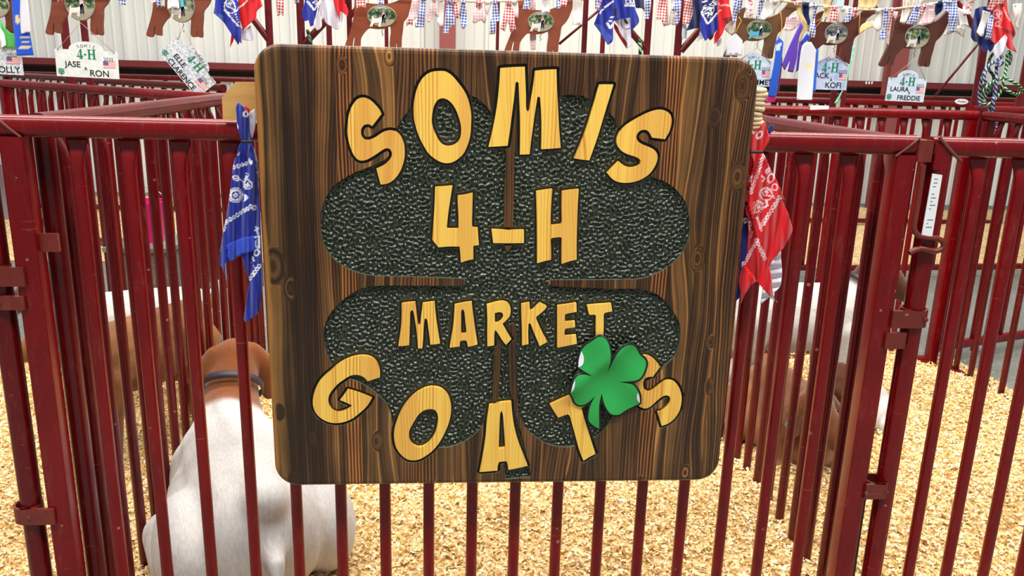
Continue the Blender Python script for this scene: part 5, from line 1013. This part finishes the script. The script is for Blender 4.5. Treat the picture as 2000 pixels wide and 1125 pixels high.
def name_plate(label, cx, cy, wpx, hpx, rot, lines, mat, arch=14, hangpx=(0, -50), Yd=1.87, scene_patch=None, pointy=False, amp='&', four_dx=0.0, cords=True):
    """cx,cy: centre of the rectangular part in the photo"""
    O = on(cx, cy, Yd); k_ = (Yd+1.5)/F*1.02; t = thing('name_plate', label, 'name plate', O, 0, 'name plates hung below the goat cutouts'); t.rotation_euler = (0, rot, 0)
    W, H, A = wpx*k_/2, hpx*k_/2, arch*k_
    if pointy: outl = [(-W,-H),(W,-H),(W,H),(W*0.10,H+A),(-W*0.10,H+A),(-W,H)]; L = np.array(outl)
    else:
        outl = [(-W,-H),(W,-H),(W,H),(W*0.56,H)]+[(W*0.56*math.cos(q*PI/10), H+A*math.sin(q*PI/10)) for q in range(1, 10)]+[(-W*0.56,H),(-W,H)]; L = np.array(outl)
    o = slab([L], -0.002, 0.002).obj('plate', mat, t); weld(o); y0 = -0.0023
    def put(me, x, z, m, name='lettering', r=0.0):
        o = obj(name, me, m, t); o.location = (x*W, y0, z*H); o.rotation_euler = (PI/2, r, 0); return o
    s0 = H*2
    if not pointy or True:
        word = 'SOMIS'
        for i, ch in enumerate(word):
            a = (i-2)*0.26; me = text_mesh(ch, s0*0.155); o = obj('lettering', me, M_GREY_INK, t); o.location = ((four_dx+0.50*math.sin(a))*W, y0, (0.88+0.42*math.cos(a))*H); o.rotation_euler = (PI/2, a, 0)
    mb = MB(); g_ = s0*0.0034; x0 = four_dx*W-0.0105*s0*28
    sc_ = s0*0.0036; x0 = four_dx*W-sc_*98; zb = 0.36*H
    def sc(P, ox): return np.array([(x0+sc_*(ox+x), zb+sc_*y) for x, y in P])
    slab([sc(SERIF4[0], 0), sc(SERIF4[1], 0)], y0-0.0003, y0+0.0003, mb); slab([sc([(72,38),(98,38),(98,52),(72,52)], 0)], y0-0.0003, y0+0.0003, mb); slab([sc(SERIFH, 108)], y0-0.0003, y0+0.0003, mb); mb.obj('lettering', M_GREEN_INK, t)['label'] = 'green serif lettering'
    for s_, x, z, sz in lines: put(text_mesh(s_, s0*sz, offset=0.0004), x, z, M_INK if s_ != '&' else M_GREY_INK)
    put(text_mesh('2022', s0*0.18), 0.70, 0.40, M_GREY_INK)
    mb = MB(); fw, fh = W*0.40, H*0.50; fx, fz = 0.52*W, -0.22*H
    for q in range(7): mb.box((fx, y0-0.0002, fz+fh*q/7), (fx+fw, y0+0.0003, fz+fh*(q+1)/7), 0 if q % 2 == 0 else 1)
    mb.box((fx, y0-0.0005, fz+fh*3/7), (fx+fw*0.42, y0+0.0002, fz+fh), 2); mb.obj('flag', [M_FLAG_RED, M_FLAG_WHITE, M_FLAG_BLUE], t)['label'] = 'small printed flag with stripes'
    if not pointy:
        mb = MB()
        for L in clover_loops(0.25*H): c_ = L.mean(0); off_ = np.array((-0.84*W, -0.62*H)); slab([L+off_, c_+(L-c_)*0.42+off_], y0-0.0003, y0+0.0003, mb)
        mb.box((-0.848*W, y0-0.0004, -0.94*H), (-0.832*W, y0+0.0002, -0.64*H)); mb.obj('clover_emblem', M_GREEN_INK, t)
    if scene_patch: scene_patch(t, W, H, y0)
    if cords:
        hx, hz = hangpx[0]*k_, -hangpx[1]*k_; iv = Matrix.Rotation(-rot, 3, 'Y'); hp = iv @ Vector((hx, -0.006, hz))
        for sx in (-1, 1): MB().tube([(sx*W*0.92, -0.003, H*0.90), hp], 0.0011, 6).obj('cord', M_CORD, t, True)
    return t
PM1 = plate_mat('white_marbled_plate', (214, 222, 222), (240, 242, 238), 60); PM2 = plate_mat('grey_floral_plate', (176, 186, 198), (238, 242, 246), 130, lo=0.46, hi=0.54); PM3 = plate_mat('pale_blue_plate', (196, 208, 232), (214, 234, 244), 20); PM4 = plate_mat('blue_glossy_plate', (150, 170, 220), (216, 226, 244), 14)
name_plate('white name plate with an arched top hung below the first whole goat cutout', 170.5, 125, 107, 47, math.radians(1.5), [('JASE', -0.46, -0.08, 0.30), ('&', -0.05, -0.34, 0.17), ('RON', 0.38, -0.68, 0.33)], PM1, 15, (-3, -70))
name_plate('grey floral name plate hanging tilted from one cord', 366.5, 131.8, 100, 44.6, math.radians(51.8), [('ELLE', -0.34, -0.13, 0.29), ('CLARENCE', 0.06, -0.74, 0.30)], PM2, 13, (-3, -68), four_dx=0.06)
name_plate('pale blue arched name plate hung below the last goat cutout', 1769.5, 175.5, 77, 44, math.radians(1.0), [('LAURA', -0.36, 0.02, 0.27), ('&', 0.17, -0.24, 0.14), ('FREDDIE', 0.19, -0.70, 0.28)], PM3, 15, (8, -58))
name_plate('glossy blue name plate with a pointed top behind the white award ribbon', 1619, 150, 74, 48, 0.0, [('JACK', -0.44, 0.06, 0.29), ('&', 0.12, -0.22, 0.17), ('KOFI', 0.27, -0.66, 0.31)], PM4, 13, (3, -42), pointy=True)
def scene_lake(t, W, H, y0): MB().box((0.1*W, y0+0.0004, -0.98*H), (0.98*W, y0+0.0012, 0.98*H)).obj('printed_scene', plate_mat('printed_dusk', (60, 92, 150), (104, 130, 180), 30), t)
name_plate('blue printed name plate half hidden by the right corner of the sign', 1469, 144, 72, 46, 0.0, [('EMMET', 0.52, -0.68, 0.30), ('&', 0.0, -0.3, 0.17)], PM3, 16, (4, -48), pointy=True, scene_patch=scene_lake)
name_plate('grey name plate cut off by the left photo edge', -18, 117, 106, 48, math.radians(1.0), [('HOLLY', 0.46, -0.66, 0.32)], PM2, 15, (10, -60))
# ---- ribbons and tags
def rib(pts, color, label, Yd=1.84, zones=(), prims=(), pcol=(90, 90, 96), name='award_ribbon', cat='ribbon', folds=((0.004, 0.05, 0.03, 0),)): return cloth(name, pts, Yd, color, label, cat, prims, pcol, 3.0, folds, zones, corner=28)
rib([(22,-12),(40,-12),(52,30),(66,108),(33,109),(27,60)], (24, 84, 210), 'bright blue award ribbon with gold print at the left photo edge', 1.835, prims=[('poly',[(31,28),(37,28),(39,45),(33,48),(30,38)]),('dots',38,74,56,73,7,1.4),('dots',38,83,57,82,7,1.2),('dots',37,93,59,92,8,2.0)], pcol=(226, 206, 150))
rib([(40,-12),(53,-12),(57,30),(60,64),(52,63),(48,65),(41,66),(39,30)], (216, 216, 224), 'silver white ribbon over the bright blue ribbon', 1.825)
rib([(0,36),(6,50),(20,64),(30,66),(30,92),(0,94)], (76, 176, 80), 'green ribbon behind the name plate at the left photo edge', 1.86)
rib([(0,54),(8,66),(12,88),(0,96)], (236, 238, 240), 'white bow loop at the left photo edge', 1.85)
Z4 = Z5((1420,0), 5.115); Z6 = Z5((1540,0), 5.115)
rib(Z4([(740,220),(760,270),(735,330),(715,400),(700,560),(660,725),(605,715),(630,600),(575,705),(545,650),(640,420)]), (92, 56, 178), 'purple ribbon with notched ends right of the fifth goat cutout', 1.845)
rib(Z4([(720,430),(800,340),(840,370),(770,420),(745,500),(725,690),(688,722),(705,560)]), (100, 66, 186), 'narrow purple ribbon tail behind the white award ribbon', 1.855)
rib(Z4([(770,370),(800,335),(838,375),(775,425),(745,430)]), (36, 66, 196), 'short blue ribbon loop above the white award ribbon', 1.848)
rib(Z4([(520,370),(565,420),(550,560),(520,780),(490,965),(410,962),(440,780),(480,560),(485,420)]), (30, 84, 196), 'long blue award ribbon hanging beside the top right corner of the sign', 1.842, zones=[(Z4([(485,440),(550,430),(525,500),(485,512)]), (196, 206, 226))])
rib(Z4([(550,560),(553,600),(520,900),(505,930),(490,965),(520,780)]), (96, 18, 74), 'dark magenta ribbon edge behind the long blue ribbon', 1.85)
rib(Z4([(410,962),(490,966),(475,1020),(380,1030),(392,1000)]), (196, 24, 118), 'magenta ribbon end below the long blue ribbon', 1.846)
rib(Z4([(375,400),(400,405),(395,560),(375,545)]), (60, 110, 200), 'short blue ribbon behind the leg of the fifth goat cutout', 1.9)
rib(Z4([(755,450),(800,420),(840,420),(890,500),(882,600),(850,1000),(695,998),(715,700),(740,500)]), (222, 226, 236), 'white award ribbon with faint print beside the square name plate', 1.838, prims=[('poly',Z4([(775,640),(850,635),(855,680),(780,690)]))], pcol=(232, 222, 170))
rib(Z4([(890,500),(915,480),(905,650),(882,915),(853,925),(875,700)]), (36, 104, 214), 'thin blue ribbon edge right of the white award ribbon', 1.85)
rib(Z6([(640,460),(665,455),(655,520),(625,640),(590,790),(545,900),(490,1030),(455,1035),(520,930),(570,830),(600,700),(625,560)]), (122, 224, 180), 'long teal ribbon curving down beside the square name plate', 1.84, zones=[(Z6([(640,510),(660,510),(640,610),(620,605)]), (196, 226, 238))])
tgp = D5([(1455,650),(1470,650),(1600,790),(1590,1085),(1270,1085),(1290,800)])
rib(tgp, (228, 232, 242), 'white award tag on a yellow cord by the top right corner of the sign', 1.84, prims=[('dots',*D5([(1350,1050)])[0],*D5([(1505,1050)])[0],6,1.0)], name='award_tag', cat='tag', folds=())
MB().tube([on(*D5([q])[0], 1.838) for q in ((1462,665),(1520,520),(1580,400),(1530,330))], 0.0016, 6).obj('cord', M_YELLOW, [o for o in bpy.data.objects if o.name.startswith('award_tag')][0], True)
for pts, lb in ((Z4([(535,120),(545,200),(548,260),(540,330),(505,380)]), 'yellow cord around the neck of the fifth goat cutout'), (Z6([(715,130),(708,240),(700,330)]), 'yellow cord around the neck of the sixth goat cutout'), (Z6([(268,275),(320,215),(340,180),(275,215)]), 'yellow cord at the tail of the sixth goat cutout')):
    tag(MB().tube([on(*p, 1.865) for p in pts], 0.0016, 6).obj('yellow_cord', M_YELLOW, None, True), lb, 'cord')
lbp = [on(x, y, 1.84) for x, y in ((1637,-8),(1650,-8),(1650,13),(1637,13))]
tag(MB().box((lbp[0].x, 1.838, lbp[2].z), (lbp[1].x, 1.841, lbp[0].z)).obj('paper_tag', GM['lightblue']), 'small pale blue tag above the sixth goat cutout', 'tag')
# oval maker badge on the far rail
c = on(1878, 198.5, 3.40); bd = thing('rail_badge', 'white oval badge on the far red rail at right', 'badge', c, 0)
ov = np.array([(0.042*math.cos(2*PI*q/24), 0.0165*math.sin(2*PI*q/24)) for q in range(24)]); weld(slab([ov], -0.003, 0.003).obj('plate', M_WHITE, bd))
o = obj('lettering', text_mesh('Priefert', 0.019, shear=0.25), M_INK, bd); o.location = (0, -0.0036, 0); o.rotation_euler = (PI/2, 0, 0)
for i in range(3):
    p = on(1692+i*5.6, 162, 6.49); 
    tag(MB().ball(p, (0.010, 0.006, 0.017), 8).obj('girt_bolt', M_WHITE, None, True), ['left', 'middle', 'right'][i]+' of three pale bolt heads on the maroon girt', 'bolt')

# ---- halter ropes at right
def rope_mat(name, c0, c1):
    t = NT(name); uv = t.coord('UV'); s_ = t.node('ShaderNodeSeparateXYZ', {'Vector': uv}); a = t.math('FRACT', t.math('ADD', t.math('MULTIPLY', s_.outputs[0], 2.0), s_.outputs[1])); f = t.math('GREATER_THAN', a, 0.55)
    return t.out(t.mix(f, s2l(c0), s2l(c1)), 0.75)
M_ROPE_NAVY = rope_mat('navy_braid', (24, 30, 66), (150, 158, 190)); M_ROPE_GREEN = rope_mat('green_black_braid', (18, 34, 20), (140, 204, 140)); M_ROPE_DK = rope_mat('dark_green_braid', (20, 34, 28), (70, 110, 80))
def rope(label, strands, mat, r=0.006, y=1.80, name='halter_rope'):
    t = thing(name, label, 'rope', (0, 0, 0))
    for si, S in enumerate(strands):
        L = crom(S+S[::-1][1:-1], 3, 170) if False else None; P = []; n = len(S)
        for i in range(n-1):
            p0, p1, p2, p3 = (np.array(S[max(i-1, 0)]), np.array(S[i]), np.array(S[i+1]), np.array(S[min(i+2, n-1)]))
            for j in range(5):
                u = j/5; P.append(0.5*((2*p1)+(-p0+p2)*u+(2*p0-5*p1+4*p2-p3)*u*u+(-p0+3*p1-3*p2+p3)*u**3))
        P.append(np.array(S[-1])); pts = [on(q[0], q[1], y-0.012*si+0.01*math.sin(i*0.4+si)) for i, q in enumerate(P)]
        mb = MB(); mb.tube(pts, r, 8); me = mb.me('strand', True); uv = me.uv_layers.new(name='UVMap'); acc = [0]
        for i in range(1, len(pts)): acc.append(acc[-1]+(pts[i]-pts[i-1]).length/(r*3.2))
        for pl_ in me.polygons:
            base = [v % 8 for v in pl_.vertices]; wrap = (0 in base and 7 in base)
            for li, vi in zip(pl_.loop_indices, pl_.vertices):
                kk = vi % 8; uv.data[li].uv = ((8 if wrap and kk == 0 else kk)/8, acc[min(vi//8, len(acc)-1)])
        obj('strand', me, mat, t)
    return t
rope('navy and white halter rope knotted on the right post', [E5([(395,440),(340,480),(270,530),(225,640),(210,760),(225,830)]), E5([(370,460),(345,520),(400,490),(350,500),(345,600),(335,700),(320,780)]), E5([(270,540),(250,600),(270,690),(255,780),(240,820)]), E5([(345,600),(335,760),(290,860),(270,960),(240,1060)]), E5([(320,760),(325,900),(350,970),(345,1030),(310,1065)]), E5([(240,1070),(265,1000),(320,960),(360,975)])], M_ROPE_NAVY, 0.0062)
rope('black and bright green halter rope looped over the right post', [E5([(430,410),(425,520),(405,620),(390,690)]), E5([(395,615),(320,640),(260,690),(235,760),(250,815),(300,810),(360,750),(400,690),(440,715),(500,740),(545,715),(520,670),(440,625),(400,610)])], M_ROPE_GREEN, 0.0060, 1.77)
rope('dark green rope hanging behind the navy halter rope', [E5([(320,420),(290,470),(285,540),(320,590),(320,640),(285,700)]), E5([(440,400),(460,450),(445,510)]), E5([(310,640),(290,740)])], M_ROPE_DK, 0.006, 1.83)
rope('short green and black rope end beside the braced post above the sign', [[(1251,76),(1250,84),(1251,94),(1250,106)]], M_ROPE_GREEN, 0.0075, 1.92)
rope('short dark blue rope end beside the left braced post above the sign', [[(601,60),(603,68),(606,78),(607,86)]], M_ROPE_DK, 0.007, 1.925)

# ---- papers and small hardware on the pens
pp = [on(x, y, -0.004) for x, y in ((1817, 338), (1836, 341), (1816, 462), (1796, 457))]
o = mesh('paper', [(p.x, -0.012, p.z) for p in pp]+[(p.x, -0.010, p.z) for p in pp], [(3, 2, 1, 0), (4, 5, 6, 7), (0, 1, 5, 4), (1, 2, 6, 5), (2, 3, 7, 6), (3, 0, 4, 7)])
o = obj('paper_slip', o, M_WHITE); tag(o, 'long white printed paper slip taped to the red post behind the drop rod', 'paper')
mb = MB()
for i in range(14):
    u = 0.08+i*0.06
    if i in (3, 9, 10): continue
    a_ = pp[0]+(pp[3]-pp[0])*u; b_ = pp[1]+(pp[2]-pp[1])*u; p0 = a_+(b_-a_)*0.25; p1 = a_+(b_-a_)*(0.6+0.2*math.sin(i*3)); mb.box((p0.x, -0.0127, p0.z-0.0004), (p1.x, -0.0121, p0.z+0.0004))
mb.obj('print', M_GREY_INK, o)
pp = [on(x, y, 0.06) for x, y in ((-10, 318), (2, 320), (18, 428), (4, 430))]
tag(obj('paper_slip', mesh('paper', [(p.x, 0.06, p.z) for p in pp]+[(p.x, 0.062, p.z) for p in pp], [(3, 2, 1, 0), (4, 5, 6, 7), (0, 1, 5, 4), (1, 2, 6, 5), (2, 3, 7, 6), (3, 0, 4, 7)]), M_WHITE), 'white paper slip at the left photo edge behind the red post', 'paper')
# magenta feed bucket hung in the far left pen
M_PINK = plain('magenta_plastic', (226, 10, 120), 0.35)
c = on(293, 470, 2.35); bk = thing('feed_bucket', 'magenta plastic feed bucket seen between the left bars', 'bucket', (c.x, 2.35, c.z)); n = 20; R = []
for z, r in ((0, 0.062), (0.17, 0.078), (0.178, 0.083), (0.19, 0.083), (0.19, 0.074), (0.01, 0.056)): R.append([(r*math.cos(2*PI*q/n), r*math.sin(2*PI*q/n), z) for q in range(n)])
shade_auto(MB().loft(R).obj('pail', M_PINK, bk), 50)
MB().tube([(0.08*math.cos(a), 0, 0.185+0.07*math.sin(a)) for a in np.linspace(0, PI, 12)], 0.0025, 6).obj('handle', M_STEEL, bk, True)
st_ = tag(MB().box((c.x-0.12, 2.20, 0.0), (c.x+0.12, 2.5, c.z-0.012)).box((c.x-0.15, 2.18, c.z-0.02), (c.x+0.15, 2.52, c.z-0.001)).obj('feed_box', M_CONC), 'grey feed box under the magenta bucket', 'box')

# ==================================================================== GOATS
def cap(mb, p, r0, q, r1, n=14, fl=(1, 1, 1)):
    """closed tapered capsule"""
    p, q = Vector(p), Vector(q); d = (q-p); L = d.length; d = d/L if L > 1e-6 else Vector((0, 0, 1)); a = Vector((0, 0, 1)) if abs(d.z) < 0.9 else Vector((1, 0, 0)); u = d.cross(a).normalized(); v = d.cross(u); R = []
    for i in range(1, 6): t_ = PI/2*i/5; R.append((p-d*(r0*math.cos(t_)), r0*math.sin(t_)))
    for i in range(1, 4): R.append((p+d*L*i/4, r0+(r1-r0)*i/4))
    for i in range(0, 5): t_ = PI/2*i/5; R.append((q+d*(r1*math.sin(t_)), r1*math.cos(t_)))
    mb.loft([[c+(u*math.cos(2*PI*k_/n)+v*math.sin(2*PI*k_/n)*fl[1])*max(r, 1e-4) for k_ in range(n)] for c, r in R])
def ell(mb, c, r, rot=0.0, n=16):
    V = []; 
    R = []
    for j in range(1, n):
        a = PI*j/n; ring_ = []
        for k_ in range(n):
            x, y, z = r[0]*math.sin(a)*math.cos(2*PI*k_/n), r[1]*math.sin(a)*math.sin(2*PI*k_/n), -r[2]*math.cos(a); ring_.append((c[0]+x*math.cos(rot)-y*math.sin(rot), c[1]+x*math.sin(rot)+y*math.cos(rot), c[2]+z))
        R.append(ring_)
    mb.loft(R)
def goat(label, loc, heading, pose, colfn, s_=1.0, head=(0.30, 0.0, 0.42), hdir=(1, 0, -0.35), collar=None, tail_up=True, eartag=None, vox=0.008):
    """x forward, y left. head: poll position; hdir: direction the face points"""
    t = thing('goat', label, 'goat', loc, heading); t.scale = (s_, s_, s_); mb = MB()
    hp = Vector(head); hd = Vector(hdir).normalized(); sd = hd.cross(Vector((0, 0, 1))).normalized()*-1; up_ = sd.cross(hd)*-1
    if up_.z < 0: up_ = -up_
    if pose == 'stand':
        sh = Vector((0.20, 0, 0.45)); cap(mb, (-0.22, 0, 0.44), 0.128, (0.14, 0, 0.43), 0.132); ell(mb, (-0.03, 0, 0.405), (0.24, 0.145, 0.135)); ell(mb, (0.18, 0, 0.40), (0.10, 0.105, 0.14)); ell(mb, (-0.28, 0, 0.45), (0.10, 0.115, 0.12))
        for sy in (-1, 1):
            cap(mb, (-0.25, sy*0.075, 0.42), 0.09, (-0.22, sy*0.08, 0.28), 0.055); cap(mb, (-0.22, sy*0.08, 0.28), 0.052, (-0.315, sy*0.078, 0.185), 0.026); cap(mb, (-0.315, sy*0.078, 0.185), 0.026, (-0.285, sy*0.076, 0.05), 0.019); cap(mb, (-0.275, sy*0.076, 0.03), 0.023, (-0.255, sy*0.076, 0.016), 0.016)
            cap(mb, (0.17, sy*0.08, 0.38), 0.07, (0.165, sy*0.075, 0.24), 0.036); cap(mb, (0.165, sy*0.075, 0.24), 0.034, (0.17, sy*0.072, 0.05), 0.020); cap(mb, (0.17, sy*0.072, 0.14), 0.027, (0.17, sy*0.072, 0.12), 0.027); cap(mb, (0.18, sy*0.072, 0.03), 0.023, (0.195, sy*0.072, 0.016), 0.016)
        tl = Vector((-0.37, 0, 0.50))
    else:
        sh = Vector((0.20, 0, 0.20)); cap(mb, (-0.20, 0, 0.165), 0.150, (0.14, 0, 0.165), 0.135); ell(mb, (-0.04, 0, 0.125), (0.27, 0.185, 0.125)); ell(mb, (-0.26, 0, 0.155), (0.12, 0.14, 0.145)); ell(mb, (0.18, 0, 0.16), (0.11, 0.115, 0.14))
        cap(mb, (-0.32, 0, 0.27), 0.05, (0.20, 0, 0.27), 0.045)
        for sy in (-1, 1):
            ell(mb, (-0.18, sy*0.14, 0.12), (0.15, 0.085, 0.12)); cap(mb, (-0.06, sy*0.18, 0.09), 0.06, (-0.17, sy*0.195, 0.04), 0.032); cap(mb, (-0.17, sy*0.195, 0.035), 0.030, (-0.02, sy*0.205, 0.025), 0.020)
            ell(mb, (0.15, sy*0.10, 0.11), (0.09, 0.06, 0.11)); cap(mb, (0.17, sy*0.11, 0.06), 0.042, (0.29, sy*0.10, 0.04), 0.030); cap(mb, (0.29, sy*0.10, 0.03), 0.026, (0.16, sy*0.085, 0.022), 0.018)
        tl = Vector((-0.37, 0, 0.22))
    # neck, head, ears, tail
    nk = hp-hd*0.015-Vector((0, 0, 0.02)); cap(mb, sh+Vector((-0.02, 0, 0.0)), 0.105, (sh+nk)*0.5+Vector((0.02, 0, -0.01)), 0.075); cap(mb, (sh+nk)*0.5+Vector((0.02, 0, -0.01)), 0.078, nk, 0.060)
    cap(mb, hp, 0.060, hp+hd*0.075, 0.052); cap(mb, hp+hd*0.06, 0.052, hp+hd*0.15-up_*0.010, 0.034); cap(mb, hp+hd*0.14-up_*0.012, 0.035, hp+hd*0.165-up_*0.016, 0.031); cap(mb, hp+hd*0.10-up_*0.034, 0.028, hp+hd*0.155-up_*0.036, 0.022)
    for sy in (-1, 1):
        e0 = hp+sd*(0.050*sy)+up_*0.020-hd*0.01; e1 = hp+sd*(0.090*sy)-Vector((0, 0, 0.035)); e2 = hp+sd*(0.088*sy)-Vector((0, 0, 0.115)); cap(mb, e0, 0.024, e1, 0.031, 12); cap(mb, e1, 0.030, e2, 0.022, 12)
    cap(mb, tl+Vector((0.03, 0, -0.02)), 0.03, tl+Vector((-0.03, 0, 0.045 if tail_up else -0.05)), 0.02); cap(mb, tl+Vector((-0.03, 0, 0.045 if tail_up else -0.05)), 0.022, tl+Vector((-0.045, 0, 0.085 if tail_up else -0.10)), 0.010)
    me = mb.me('body'); tmp = bpy.data.objects.new('body', me); COL.objects.link(tmp)
    md = tmp.modifiers.new('r', 'REMESH'); md.mode = 'VOXEL'; md.voxel_size = vox; md = tmp.modifiers.new('s', 'SMOOTH'); md.factor = 0.6; md.iterations = 7
    bpy.context.view_layer.update(); me2 = bpy.data.meshes.new_from_object(tmp.evaluated_get(bpy.context.evaluated_depsgraph_get())); bpy.data.objects.remove(tmp)
    n = len(me2.vertices); co = np.empty(n*3); me2.vertices.foreach_get('co', co); co = co.reshape(-1, 3); C = np.ones((n, 4)); headd = np.linalg.norm(co-np.array(hp+hd*0.05), axis=1)
    axis = np.array(nk-sh); axis /= np.linalg.norm(axis); na = (co-np.array(sh))@axis; C[:, :3] = colfn(co, headd, na); muz = ((co-np.array(hp))@np.array(hd))
    at = me2.color_attributes.new('Col', 'FLOAT_COLOR', 'POINT'); at.data.foreach_set('color', C.astype(np.float32).ravel()); me2.polygons.foreach_set('use_smooth', [True]*len(me2.polygons)); me2.name = 'body'; me2.materials.clear()
    obj('body', me2, M_FUR, t)
    for sy in (-1, 1): MB().ball(hp+hd*0.055+sd*(0.050*sy)+up_*0.018, 0.0095, 8).obj('eye', M_EYE, t, True)
    if collar:
        c = sh.lerp(nk, 0.66)+Vector((0.008, 0, 0)); ax = Vector(axis); u = ax.cross(Vector((0, 1, 0.01))).normalized(); v = ax.cross(u); rr = 0.079
        R = []
        for w_, e in ((-0.010, 0), (0.010, 0), (0.010, 0.005), (-0.010, 0.005)): R.append([c+ax*w_+(u*math.cos(2*PI*q/24)+v*math.sin(2*PI*q/24))*(rr+e) for q in range(24)])
        MB().loft(R+[R[0]], False).obj('collar', collar, t, True)
    if eartag:
        e = hp+sd*(0.104*eartag)-Vector((0, 0, 0.075)); MB().box((-0.012, -0.002, -0.016), (0.012, 0.002, 0.016)).box((-0.006, -0.0024, -0.009), (-0.002, 0.0024, 0.004), 1).box((0.002, -0.0024, -0.009), (0.005, 0.0024, 0.004), 1)
        mbt = MB().tube([(0, -0.002, 0.0), (0, 0.002, 0.0)], 0.016, 8).box((-0.003, -0.0035, -0.008), (0.001, 0.003, 0.006), 1)
        o = mbt.obj('ear_tag', [M_COLLAR_TEAL, M_INK], t); o.location = e; o.rotation_euler = (0, 0, -heading)
    return t
def mixc(m, a, b): return np.array(s2l(a))*(1-m[:, None])+np.array(s2l(b))*m[:, None]
def sm(x, a, b): u = np.clip((x-a)/(b-a), 0, 1); return u*u*(3-2*u)
W_, BR, DB, TN = (214, 210, 206), (132, 74, 34), (84, 46, 26), (204, 156, 96)
def boer(co, hd_, na): return mixc(sm(na, 0.035, 0.075), W_, BR)
def boer_dark(co, hd_, na): return mixc(sm(na, 0.10, 0.14), W_, DB)
def brown(co, hd_, na):
    c = mixc(sm(np.sin(co[:, 0]*18+co[:, 2]*14), 0.2, 1.0)*0.4, (128, 80, 44), (176, 120, 70)); m = sm(-np.linalg.norm(co-np.array((0.22, -0.06, 0.26)), axis=1), -0.08, -0.05); return c*(1-m[:, None])+np.array(s2l(W_))*m[:, None]
def boer_lie_brown(co, hd_, na): return mixc(sm(na, -0.05, 0.0), (150, 100, 62), (112, 62, 32))
HZ = lambda x, y: float(ground_h(np.array(x), np.array(y)))
def boer_head(co, hd_, na): return mixc(sm(-hd_, -0.22, -0.17), W_, DB)
goat('white goat with brown head lying in the centre pen, back to the viewer', (-0.525, 0.435, 0.045), math.radians(113), 'lie', boer, 1.04, (0.36, -0.05, 0.355), (1, -0.10, -0.30), M_COLLAR_DARK, tail_up=False)
goat('brown goat with a teal collar standing behind the left bars', (-0.965, 0.95, HZ(-0.95, 0.9)-0.01), math.radians(238), 'stand', brown, 0.80, (0.27, 0.0, 0.62), (0.85, -0.35, -0.55), M_COLLAR_TEAL)
goat('white goat with dark brown head standing at the back of the left pen', (-1.15, 1.34, HZ(-1.1, 1.3)-0.01), math.radians(198), 'stand', boer_dark, 0.80, (0.28, 0.0, 0.62), (0.9, 0.3, -0.45), None)
goat('white goat with brown head standing at the back of the right pen', (1.265, 1.24, HZ(1.2, 1.2)-0.01), math.radians(4), 'stand', boer_dark, 0.88, (0.33, 0.0, 0.62), (0.8, -0.4, -0.5), M_COLLAR_DARK)
goat('brown headed goat with a grey collar lying below the chest of the standing goat', (1.395, 0.985, HZ(1.40, 0.96)-0.02), math.radians(220), 'lie', boer_head, 0.50, (0.31, 0.0, 0.52), (0.8, 0.35, -0.5), M_COLLAR_GREY)
goat('brown goat with a turquoise ear tag lying nearest the right divider', (1.105, 0.84, HZ(1.07, 0.85)-0.02), math.radians(-92), 'lie', boer_lie_brown, 0.80, (0.25, -0.02, 0.33), (0.85, 0.25, -0.6), None, eartag=-1)
